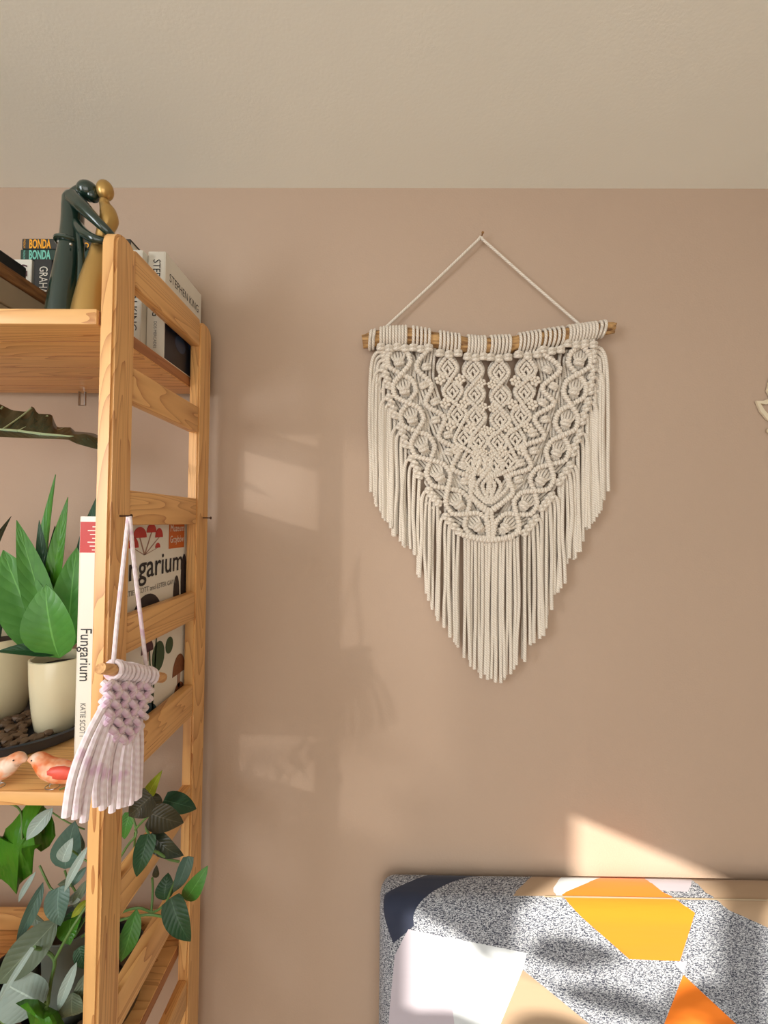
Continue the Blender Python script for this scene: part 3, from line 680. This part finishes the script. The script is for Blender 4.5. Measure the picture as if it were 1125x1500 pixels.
# flat box stack on the left of the top shelf
bx = thing('flat_box', (-.68, -.22, ZB), 'beige flat box with a brown wooden lid lying on the top shelf', 'box')
obj('body', MB().box((-.81, -.29, ZB), (-.552, -.157, ZB + .042), .002), 'beige_box', bx, False)
obj('tray', MB().box((-.812, -.292, ZB + .0425), (-.550, -.155, ZB + .078), .002), 'beige_box', bx, False)
obj('lid', MB().box((-.814, -.294, ZB + .0785), (-.548, -.153, ZB + .098), .002), 'brown_wood', bx, False)
tag(obj('black_book', MB().box((-.80, -.285, ZB + .0985), (-.556, -.20, ZB + .120), .002), 'black_cover', None, False), 'black book lying on the flat beige box', 'book')

# ---------------------------------------------------------------- figurine
fg = thing('couple_figurine', PY(115, 453, -.25) - Vector((0, 0, .03)), 'glossy ceramic figurine of an embracing couple, one dark green and one bronze', 'figurine')
FZ = ZB; FY = -.25
def fp(x, y, d=0): return PY(x, y, FY + d)
def column(name, secs, mat, n=20, par=None):
    P, Rr = [], []
    for (x, y, hw, d) in secs: P.append(fp(x, y, d)); Rr.append(hw * .57 / F)
    m = MB().tube(smooth_path(P, 4), [Rr[min(i // 4, len(Rr) - 1)] + (Rr[min(i // 4 + 1, len(Rr) - 1)] - Rr[min(i // 4, len(Rr) - 1)]) * (i % 4) / 4 for i in range(4 * (len(P) - 1) + 1)], n)
    return obj(name, m, mat, par or fg)
man = column('green_body', [(91, 483, 23, 0), (92, 453, 21, 0), (97, 410, 18.5, 0), (103, 365, 15.5, 0), (106, 330, 14.5, 0), (107, 305, 14.5, 0), (106, 292, 13, 0), (106, 285, 9, 0), (108, 282, 3, 0)], 'green_ceramic')
column('neck', [(104, 292, 9, 0), (113, 284, 9, 0), (122, 279, 9, 0)], 'green_ceramic', par=fg)
obj('green_head', MB().ball(fp(129, 280), 14.5 * .57 / F, 3, (1.05, 1, .95)).ball(fp(136, 287), 9 * .57 / F, 3), 'green_ceramic', fg)
column('green_arm', [(108, 290, 11, -.01), (122, 304, 10, -.018), (140, 322, 7.5, -.02), (157, 338, 6, -.016), (168, 349, 4.5, -.008)], 'green_ceramic')
column('green_forearm', [(110, 325, 8, .0), (122, 340, 7.5, -.012), (138, 350, 6.5, -.018), (155, 354, 4, -.014)], 'green_ceramic')
column('green_leg', [(116, 330, 6, -.004), (119, 380, 4.5, -.008), (117, 430, 5, -.008), (113, 480, 7, -.004)], 'green_ceramic')
obj('silver_band', MB().tube([fp(103, 357) + Vector((math.cos(a) * .0162, math.sin(a) * .0162, .001 * math.sin(a * 2))) for a in [k * math.pi / 12 for k in range(24)]], .0032, 8, closed=True), 'green_ceramic', man)
obj('gem', MB().ball(fp(90, 355, -.009), .006, 2, (1, .7, .8)), 'silver', man)
obj('gem', MB().ball(fp(104, 358, -.0165), .0022, 2), 'silver', man)
wo = column('bronze_dress', [(134, 483, 29, 0), (135, 453, 25, 0), (139, 415, 20, 0), (144, 380, 13.5, 0), (147, 360, 10.5, 0), (149, 350, 8.5, 0), (155, 335, 11, 0), (160, 322, 12.5, 0), (158, 310, 11, 0), (154, 301, 7.5, 0), (153, 294, 6.5, 0)], 'bronze')
obj('bronze_head', MB().ball(fp(154, 279), 13 * .57 / F, 3, (.9, .9, 1.12)), 'bronze', fg)
obj('belt', MB().tube([fp(147, 354) + Vector((math.cos(a) * .0100, math.sin(a) * .0100, 0)) for a in [k * math.pi / 12 for k in range(24)]], .0022, 8, closed=True), 'green_ceramic', wo)

# ---------------------------------------------------------------- leaves
def leaf(parent, base, tip, w, mat, shape='ovate', bend=.12, fold=.25, face=None, name='leaf', nu=10, twist=0.0):
    """leaf blade from base to tip (3D), w = full width in metres, face = the way its upper side looks"""
    base, tip = Vector(base), Vector(tip); ax = tip - base; L = ax.length; ax.normalize()
    face = Vector(face) if face else Vector((.25, -1, .35)); nrm = (face - ax * face.dot(ax)).normalized(); sd = ax.cross(nrm)
    nv = 6; vs, uv = [], []
    for i in range(nu + 1):
        t_ = i / nu
        if shape == 'heart': prof = (math.sin(math.pi * min(1, t_ * .9 + .1) ** .62)) ** .8 if t_ < 1 else 0
        elif shape == 'lance': prof = math.sin(math.pi * t_ ** .75) ** .9 if 0 < t_ < 1 else 0
        elif shape == 'round': prof = math.sqrt(max(0, 1 - (2 * t_ - 1) ** 2))
        elif shape == 'blade': prof = (1 - t_) ** .55 * min(1, .55 + t_ * 1.6)
        else: prof = math.sin(math.pi * t_ ** .8) ** .75 if 0 < t_ < 1 else 0
        prof = max(prof, .02)
        for j in range(nv + 1):
            s_ = 2 * j / nv - 1; x = s_ * w / 2 * prof
            z = fold * abs(x) - fold * w * .12 + bend * L * math.sin(math.pi * t_) + .012 * w * math.sin(9 * t_ + 3 * s_)
            vs.append(base + ax * (t_ * L) + sd * x + nrm * z + sd * twist * t_ * t_); uv.append((t_, s_))
    N = nv + 1
    fs = [(i * N + j, i * N + j + 1, (i + 1) * N + j + 1, (i + 1) * N + j) for i in range(nu) for j in range(nv)]
    th = nrm * .0006
    nvx = len(vs); vs2 = vs + [v - th for v in vs]
    fs2 = fs + [tuple(nvx + q for q in f[::-1]) for f in fs]
    rim = [j for j in range(N)] + [i * N + nv for i in range(1, nu + 1)] + [nu * N + j for j in range(nv - 1, -1, -1)] + [i * N for i in range(nu - 1, 0, -1)]
    fs2 += [(rim[i], rim[(i + 1) % len(rim)], nvx + rim[(i + 1) % len(rim)], nvx + rim[i]) for i in range(len(rim))]
    return obj(name, MB().add(vs2, fs2, uv + uv), LM[mat], parent)
def lp(parent, b, tp, wpx, mat, shape='ovate', **k):
    A, B = PY(*b), PY(*tp); z = ((A.y + B.y) / 2 - CAM.y)
    return leaf(parent, A, B, wpx * z / F, mat, shape, **k)
def stem(parent, pts, r, mat='stem', name='stem'): return obj(name, MB().tube(smooth_path([PY(*q) for q in pts], 4), r, 7), mat, parent)

# ---------------------------------------------------------------- middle shelf: pots on tray
ZM = 1.3285
def tray(name, c, rx, ry, h, mat, label):
    r = thing(name, (c[0], c[1], c[2]), label, 'tray')
    obj('dish', MB().lathe([(.88, 0), (.93, .002), (1.0 , h), (1.03, h), (1.0, h + .0015), (.97, h), (.9, .004), (0.01, .004)], c, 40, rx, ry), mat, r); return r
def pebbles(c, rx, ry, z, n, s, label, seed, pots=()):
    rnd = random.Random(seed); m = MB()
    for i in range(n):
        a = rnd.uniform(0, 6.283); q = math.sqrt(rnd.random()) * .93
        x_, y_ = c[0] + rx * q * math.cos(a), c[1] + ry * q * math.sin(a)
        if any(math.hypot(x_ - p_[0], y_ - p_[1]) < p_[2] + s * 1.6 for p_ in pots): continue
        m.ball((c[0] + rx * q * math.cos(a), c[1] + ry * q * math.sin(a), z + rnd.uniform(-.003, .003)), s * rnd.uniform(.7, 1.2), 1, (1.3, 1, .75), Matrix.Rotation(rnd.uniform(0, 3), 3, 'Z'))
    return tag(obj('clay_pebbles', m, 'pebble'), label, 'pebbles', kind='stuff')
tc = PY(35, 1052, -.165); tc = Vector((-.590, -.165, ZM))
tray('plant_tray', tc, .132, .110, .020, 'tray', 'round dark plastic tray of pebbles under the cream pots')
p1 = Vector((PY(86, 1000, -.167).x, -.167, ZM + .0065)); p2 = Vector((-.650, -.135, ZM + .0065))
pebbles(tc, .116, .096, ZM + .0135, 380, .0062, 'brown clay pebbles filling the tray under the cream pots', 3, ((p1.x, p1.y, .030), (p2.x, p2.y, .047)))
def pot(name, c, prof, mat, label, cat='pot'):
    r = thing(name, c, label, cat)
    outer = prof; th = .004
    inner = [(max(.003, a - th), z + (th if i == 0 else 0)) for i, (a, z) in enumerate(prof)][::-1]
    obj('pot', MB().lathe(outer + [(prof[-1][0] - th * .5, prof[-1][1] + .001)] + inner, c, 32), mat, r)
    obj('soil', MB().lathe([(prof[-1][0] - th * 1.2, prof[-1][1] - .014), (.002, prof[-1][1] - .010)], c, 24), 'soil', r)
    return r
snake = pot('snake_plant', p1, [(.026, 0), (.029, .004), (.033, .03), (.0368, .075), (.038, .109)], 'cream_glaze', 'broad leaved snake plant in a cream glazed pot beside the mushroom book', 'plant')
D = -.167
for b, tp, w_, m_, sh_, kw in [((72, 960, D), (4, 806, D - .02), 62, 'green', 'ovate', dict(bend=.06, face=(.5, -1, .2))), ((86, 965, D - .03), (66, 857, D - .05), 66, 'green', 'ovate', dict(bend=.08)),
        ((64, 940, D + .02), (80, 695, D + .02), 30, 'green', 'lance', dict(bend=.03, face=(-.4, -1, 0))), ((72, 900, D + .01), (99, 728, D), 22, 'bright', 'lance', dict(bend=.03)),
        ((74, 945, D - .02), (24, 762, D - .03), 38, 'green', 'lance', dict(bend=-.06, face=(.6, -1, .1))), ((98, 955, D), (112, 802, D), 46, 'green', 'ovate', dict(bend=.05, face=(.5, -1, 0))),
        ((70, 870, D), (57, 762, D), 16, 'deep', 'lance', dict(bend=.02)), ((84, 900, D + .02), (80, 770, D + .03), 22, 'deep', 'lance', dict(bend=.04)),
        ((84, 958, D - .03), (-6, 954, D - .06), 22, 'deep', 'lance', dict(bend=.10, face=(.1, -.8, 1))), ((60, 900, D + .05), (14, 822, D + .06), 16, 'teal', 'lance', dict(bend=.1)),
        ((118, 880, D + .04), (141, 728, D + .05), 22, 'deep', 'lance', dict(bend=.06))]:
    lp(snake, b, tp, w_, m_, sh_, **kw)
alo = pot('alocasia', p2, [(.040, 0), (.044, .005), (.052, .04), (.058, .095), (.060, .131)], 'cream_glaze', 'dark alocasia with a long wavy leaf, in the wider cream pot', 'plant')
lp(alo, (0, 935, -.135), (-16, 750, -.12), 30, 'dark', 'lance'); lp(alo, (-30, 900, -.12), (16, 756, -.06), 16, 'dark', 'lance')
stem(alo, [(-8, 945, -.135), (-60, 820, -.15), (-70, 700, -.18), (-40, 640, -.2), (0, 630, -.2), (60, 636, -.2), (100, 640, -.2), (140, 645, -.2)], .0026, 'pale_vein', 'midrib')
# wavy leaf blade along the midrib
mid = [(-50, 640), (0, 629), (30, 632), (60, 637), (100, 639), (125, 636), (150, 646)]
upx = [(-50, 637), (-38, 612), (-22, 598), (0, 592), (18, 601), (38, 603), (48, 594), (55, 606), (76, 607), (80, 618), (84, 626), (104, 626), (110, 632), (135, 634), (150, 640)]
lox = [(-50, 641), (-30, 648), (0, 640), (40, 642), (80, 643), (100, 644), (112, 650), (130, 655), (150, 660)]
def at(path, x):
    for a, b in zip(path, path[1:]):
        if a[0] <= x <= b[0]: return a[1] + (b[1] - a[1]) * (x - a[0]) / (b[0] - a[0])
m = MB(); vs, uv = [], []
NX = 60
for i in range(NX + 1):
    x = -50 + 200 * i / NX; ym, yu, yl = at(mid, x), at(upx, x), at(lox, x)
    for j, (f, d) in enumerate(((0, -.050), (.35, -.030), (.7, -.012), (1, 0))): vs.append(PY(x, yu + (ym - yu) * f, -.2 - d * .9 + .006 * math.sin(x * .18) * (1 - f))); uv.append((i / NX * 2, (1 - f) + .1))
    for f, d in ((.5, -.01), (1, -.02)): vs.append(PY(x, ym + (yl - ym) * f, -.2 + d)); uv.append((i / NX * 2, f + .1))
N = 6; fs = [(i * N + j, i * N + j + 1, (i + 1) * N + j + 1, (i + 1) * N + j) for i in range(NX) for j in range(5)]
lf = obj('wavy_leaf', m.add(vs, fs, uv), LM['dark'], alo)
for a, b in (((5, 628), (46, 598)), ((24, 632), (70, 609)), ((58, 637), (95, 627)), ((-30, 634), (4, 596))):
    obj('vein', MB().tube(smooth_path([PY(a[0], a[1], -.203), PY((a[0] + b[0]) / 2, (a[1] + b[1]) / 2 + 1, -.180), PY(b[0], b[1], -.160)], 4), [.0012] * 9, 6), 'pale_vein', lf)

# ---------------------------------------------------------------- birds
def bird(c, d, lab, s=1.0):
    c = Vector(c); r = thing('wooden_bird', c, lab, 'ornament')
    X = Vector((d, 0, 0)); Z = Vector((0, 0, 1))
    P = [(-.050, .012, .003), (-.040, .013, .0065), (-.026, .015, .0105), (-.010, .018, .0135), (.004, .022, .0125), (.013, .029, .0098), (.019, .033, .0085), (.025, .0325, .0055), (.030, .031, .0018)]
    pts = smooth_path([c + X * x * s + Z * z * s for x, z, q in P], 3); rr = []
    for (a, b) in zip(P, P[1:]): rr += [(a[2] + (b[2] - a[2]) * k / 3) * s for k in range(3)]
    obj('body', MB().tube(pts, rr + [P[-1][2] * s], 14), 'bird_paint', r)
    obj('wing', MB().ball(c + X * -.016 * s + Z * .021 * s + Vector((0, -.0085 * s, 0)), .017 * s, 2, (1.25, .32, .5)), 'bird_wing', r)
    obj('eye', MB().ball(c + X * .020 * s + Z * .035 * s + Vector((0, -.0075 * s, 0)), .0012 * s, 1), 'ink', r)
    obj('wire_foot', MB().tube([c + Vector((0, -.004, .0012)) + Vector((d * (-.003 + .008 * math.cos(a)), .001 + .006 * math.sin(a), 0)) for a in [k * math.pi / 10 for k in range(20)]], .0005, 5, closed=True)
        .tube([c + Vector((0, -.004, .0012)), c + Vector((0, 0, .010 * s))], .0005, 5), 'steel', r)
t = NT('painted_bird'); co = t.n('TexCoord').outputs['Object']
nz = t.n('TexNoise', None, Vector=co, Scale=55.0, Detail=3.0).outputs[0]
MAT['bird_paint'] = t.base(t.ramp(nz, [(.35, lin((222, 110, 48))), (.5, lin((238, 170, 130))), (.65, lin((240, 215, 195)))]), .45)
MAT['bird_wing'] = plain('red_wing_paint', (222, 84, 66), .45, .25, 120)
bk_ = PY(42, 1105, -.300).x
bird((bk_ + .030 + .0012, -.301, ZM), -1, 'red winged painted wooden bird touching beaks, next to the big book', 1.0)
bird((bk_ - .030 - .0012, -.301, ZM), 1, 'orange and pink painted wooden bird facing the red winged bird', 1.0)
# ---------------------------------------------------------------- lower shelf plants
ZL0 = .9055
tc2 = Vector((-.505, -.165, ZL0))
tray('plant_tray', tc2, .128, .106, .034, 'black_tray', 'black plastic tray of pebbles under the trailing plants on the lower shelf')
p3 = Vector((PY(104, 1400, -.18).x, -.18, ZL0 + .0065)); p4 = Vector((-.578, -.145, ZL0 + .0065))
pebbles(tc2, .112, .092, ZL0 + .026, 420, .0068, 'brown clay pebbles filling the black tray on the lower shelf', 5, ((p3.x, p3.y, .033), (p4.x, p4.y, .021)))
phi = pot('trailing_philodendron', p3, [(.027, 0), (.030, .004), (.034, .06), (.037, .135)], 'grey_glaze', 'trailing philodendron with bronze and green leaves in a grey pot', 'plant')
R1 = -.19
for b, tp, w_, m_, sh_, kw in [((218, 1163, -.2), (237, 1129, -.21), 17, 'lime', 'heart', {}), ((222, 1166, -.23), (188, 1196, -.24), 40, 'olive', 'heart', dict(bend=.1)), ((218, 1168, -.2), (236, 1190, -.19), 26, 'olive', 'heart', {}),
        ((221, 1192, -.24), (269, 1206, -.22), 36, 'olive', 'heart', dict(bend=.08)), ((240, 1172, -.18), (288, 1185, -.16), 27, 'deep', 'heart', dict(bend=.22, face=(.2, -1, .8))),
        ((221, 1222, -.24), (269, 1254, -.22), 25, 'dark', 'heart', dict(bend=.15)), ((217, 1222, -.26), (200, 1285, -.27), 27, 'deep', 'heart', dict(face=(.5, -1, .3))),
        ((276, 1255, -.2), (254, 1308, -.2), 20, 'teal', 'heart', dict(face=(.6, -1, .2))), ((271, 1319, -.2), (304, 1269, -.2), 25, 'green', 'ovate', {}), ((250, 1316, -.22), (279, 1380, -.22), 33, 'deep', 'heart', {}),
        ((240, 1319, -.2), (246, 1279, -.19), 25, 'deep', 'ovate', {}), ((200, 1332, -.24), (177, 1410, -.25), 26, 'green', 'lance', dict(face=(.6, -1, .3))), ((229, 1286, -.2), (229, 1268, -.2), 9, 'olive', 'ovate', {}),
        ((190, 1190, -.2), (182, 1230, -.2), 18, 'green', 'heart', {}), ((104, 1345, -.22), (102, 1384, -.24), 32, 'bright', 'heart', {}), ((118, 1340, -.22), (92, 1360, -.2), 26, 'deep', 'heart', {})]:
    lp(phi, b, tp, w_, m_, sh_, **kw)
for q in [[(110, 1372, -.2), (150, 1300, -.2), (186, 1240, -.21), (200, 1220, -.21), (190, 1185, -.2)], [(198, 1215, -.21), (212, 1200, -.22), (224, 1190, -.22)], [(198, 1220, -.2), (196, 1245, -.18), (188, 1270, -.18), (175, 1290, -.18)],
          [(214, 1226, -.255), (212, 1243, -.255), (230, 1248, -.25), (246, 1258, -.235), (262, 1262, -.22)], [(120, 1372, -.2), (160, 1345, -.2), (200, 1330, -.2), (225, 1336, -.2), (245, 1322, -.2), (262, 1312, -.2), (272, 1316, -.2)], [(130, 1372, -.2), (170, 1350, -.2), (215, 1340, -.21), (243, 1344, -.21)],
          [(222, 1335, -.2), (224, 1305, -.19), (223, 1286, -.19)], [(243, 1325, -.2), (252, 1300, -.2), (270, 1262, -.2)], [(218, 1222, -.22), (214, 1210, -.22), (224, 1192, -.22)]]:
    stem(phi, q, .0017)
sil = pot('silver_philodendron', p4, [(.016, 0), (.018, .003), (.020, .03), (.021, .050)], 'grey_glaze', 'silver leaved climbing plant with long pointed leaves on the lower shelf', 'plant')
for b, tp, w_, m_, sh_, kw in [((77, 1184, -.24), (38, 1231, -.25), 21, 'silver', 'lance', {}), ((94, 1274, -.22), (109, 1204, -.22), 40, 'teal', 'ovate', dict(bend=.05)), ((91, 1263, -.24), (106, 1228, -.24), 20, 'silver', 'ovate', {}),
        ((121, 1246, -.2), (113, 1216, -.2), 13, 'grey', 'ovate', {}), ((128, 1240, -.25), (94, 1307, -.26), 12, 'silver', 'lance', {}), ((52, 1277, -.22), (27, 1322, -.22), 8, 'silver', 'lance', {}),
        ((63, 1293, -.24), (24, 1380, -.25), 17, 'teal', 'lance', dict(face=(.8, -1, .2))), ((86, 1300, -.25), (88, 1357, -.26), 32, 'teal', 'heart', {}), ((84, 1348, -.24), (-4, 1442, -.27), 46, 'grey', 'ovate', dict(bend=.1)),
        ((48, 1388, -.28), (-4, 1472, -.29), 10, 'silver', 'blade', {}), ((64, 1470, -.26), (6, 1440, -.27), 56, 'silver', 'round', dict(bend=.05)), ((112, 1410, -.27), (85, 1482, -.28), 15, 'silver', 'lance', {}),
        ((106, 1455, -.27), (106, 1489, -.27), 32, 'grey', 'round', {}), ((123, 1428, -.26), (120, 1484, -.26), 20, 'grey', 'ovate', {}), ((128, 1300, -.24), (98, 1325, -.24), 14, 'silver', 'lance', {}), ((126, 1270, -.23), (104, 1300, -.24), 10, 'teal', 'lance', {}), ((128, 1318, -.22), (104, 1345, -.23), 11, 'lime', 'lance', {}), ((120, 1285, -.2), (84, 1296, -.2), 12, 'grey', 'lance', {}), ((116, 1388, -.25), (128, 1420, -.25), 18, 'deep', 'heart', {}), ((40, 1330, -.2), (70, 1356, -.22), 14, 'grey', 'lance', {}), ((126, 1290, -.24), (108, 1330, -.24), 12, 'grey', 'lance', {})]:
    lp(sil, b, tp, w_, m_, sh_, **kw)
for q, r_ in [([(70, 1472, -.25), (74, 1440, -.25), (80, 1408, -.25), (66, 1393, -.25), (50, 1388, -.27)], .0022), ([(79, 1408, -.25), (104, 1362, -.25), (126, 1328, -.24)], .0019), ([(95, 1275, -.22), (100, 1290, -.22), (112, 1310, -.22), (118, 1350, -.2)], .0014),
              ([(58, 1268, -.22), (66, 1285, -.22), (76, 1303, -.22), (88, 1305, -.23)], .0014), ([(76, 1190, -.2), (100, 1205, -.2), (124, 1215, -.2)], .001), ([(106, 1246, -.23), (118, 1255, -.22), (128, 1262, -.22)], .0012), ([(70, 1470, -.25), (40, 1462, -.24), (22, 1425, -.2), (52, 1390, -.145)], .0022)]:
    stem(sil, q, r_)
lb = pot('lobed_leaf_plant', Vector((-.70, -.19, ZL0)), [(.030, 0), (.034, .004), (.040, .04), (.046, .09)], 'cream_glaze', 'plant with big lobed bright green leaves on the lower shelf', 'plant')
def sheet(parent, pts, y, mat, bulge=.02, name='lobed_leaf'):
    c = (sum(q[0] for q in pts) / len(pts), sum(q[1] for q in pts) / len(pts)); P = []
    for k in (1, .84, .67, .5, .34, .17):
        for q in pts: P.append((c[0] + (q[0] - c[0]) * k, c[1] + (q[1] - c[1]) * k, k))
    n = len(pts); vs = [PY(a, b, y - bulge * (1 - k * k) + .006 * math.sin(a * .22) * k) for a, b, k in P] + [PY(c[0], c[1], y - bulge)]
    fs = [(r_ * n + i, r_ * n + (i + 1) % n, (r_ + 1) * n + (i + 1) % n, (r_ + 1) * n + i) for r_ in range(5) for i in range(n)] + [(5 * n + i, 5 * n + (i + 1) % n, 6 * n) for i in range(n)]
    uv = [(a / 60, .2 + abs(b - c[1]) / 60) for a, b, k in P] + [(0, .3)]
    o = len(vs); vs += [v + Vector((0, .0007, 0)) for v in vs]; fs += [tuple(o + q for q in f[::-1]) for f in fs] + [(i, (i + 1) % n, o + (i + 1) % n, o + i) for i in range(n)]
    return obj(name, MB().add(vs, fs, uv + uv), LM[mat], parent)
sheet(lb, [(-30, 1250), (-12, 1222), (4, 1226), (8, 1214), (18, 1205), (30, 1190), (40, 1177), (63, 1177), (66, 1188), (58, 1205), (60, 1222), (62, 1236), (50, 1245), (48, 1262), (47, 1280), (34, 1290), (28, 1296), (24, 1310), (12, 1296), (2, 1288), (-20, 1292)], -.2, 'bright')
sheet(lb, [(62, 1180), (74, 1192), (79, 1206), (81, 1225), (72, 1240), (60, 1248), (50, 1240), (54, 1215)], -.17, 'bright', .01)
sheet(lb, [(23, 1470), (36, 1464), (55, 1465), (68, 1474), (84, 1482), (94, 1500), (92, 1530), (70, 1550), (50, 1530), (44, 1500), (38, 1480)], -.28, 'bright', .02)
stem(lb, [(-10, 1179, -.19), (10, 1177, -.19), (30, 1188, -.2), (32, 1230, -.221)], .0013); stem(lb, [(-10, 1179, -.19), (-40, 1240, -.18), (-90, 1330, -.18), (-100, 1420, -.19)], .003); stem(lb, [(68, 1474, -.285), (60, 1520, -.285), (-20, 1480, -.26), (-90, 1420, -.2)], .0022)
tag(obj('twig', MB().tube(smooth_path([PZ(87, 1157, ZM + .0012), PZ(95, 1154, ZM + .0016), PZ(106, 1152, ZM + .0012)], 4), .0009, 6), 'stem'), 'thin green plant tie lying on the middle shelf', 'twig')

# ---------------------------------------------------------------- plant on the window sill that dapples the sofa
sp_ = Vector((-1.42, -1.84, WZ0 + .0005))
sill = pot('sill_plant', sp_, [(.05, 0), (.055, .005), (.062, .06), (.07, .13)], 'cream_glaze', 'leafy plant in a cream pot standing on the window sill', 'plant')
for i, (y, z, dy, dz, w_) in enumerate([(-1.15, 1.56, -.13, .03, .045), (-1.24, 1.52, -.12, .08, .05), (-1.30, 1.63, -.10, -.05, .045), (-1.10, 1.46, -.10, .06, .05), (-1.36, 1.50, -.11, .04, .05), (-1.20, 1.50, -.10, -.04, .05),
        (-1.12, 1.60, -.09, .06, .05), (-1.26, 1.60, -.07, .10, .035), (-1.08, 1.56, .06, .06, .04), (-1.42, 1.62, -.08, .08, .045)]):
    leaf(sill, (-1.42, y, z), (-1.40, y + dy, z + dz), w_, 'deep', 'lance', bend=.08, face=(1, .2, .3))
    obj('stem', MB().tube(smooth_path([(-1.42, -1.84, WZ0 + .11), (-1.43, -1.75, 1.62), (-1.42, y - .08, z + .01), (-1.42, y, z)], 5), .002, 6), 'stem', sill)
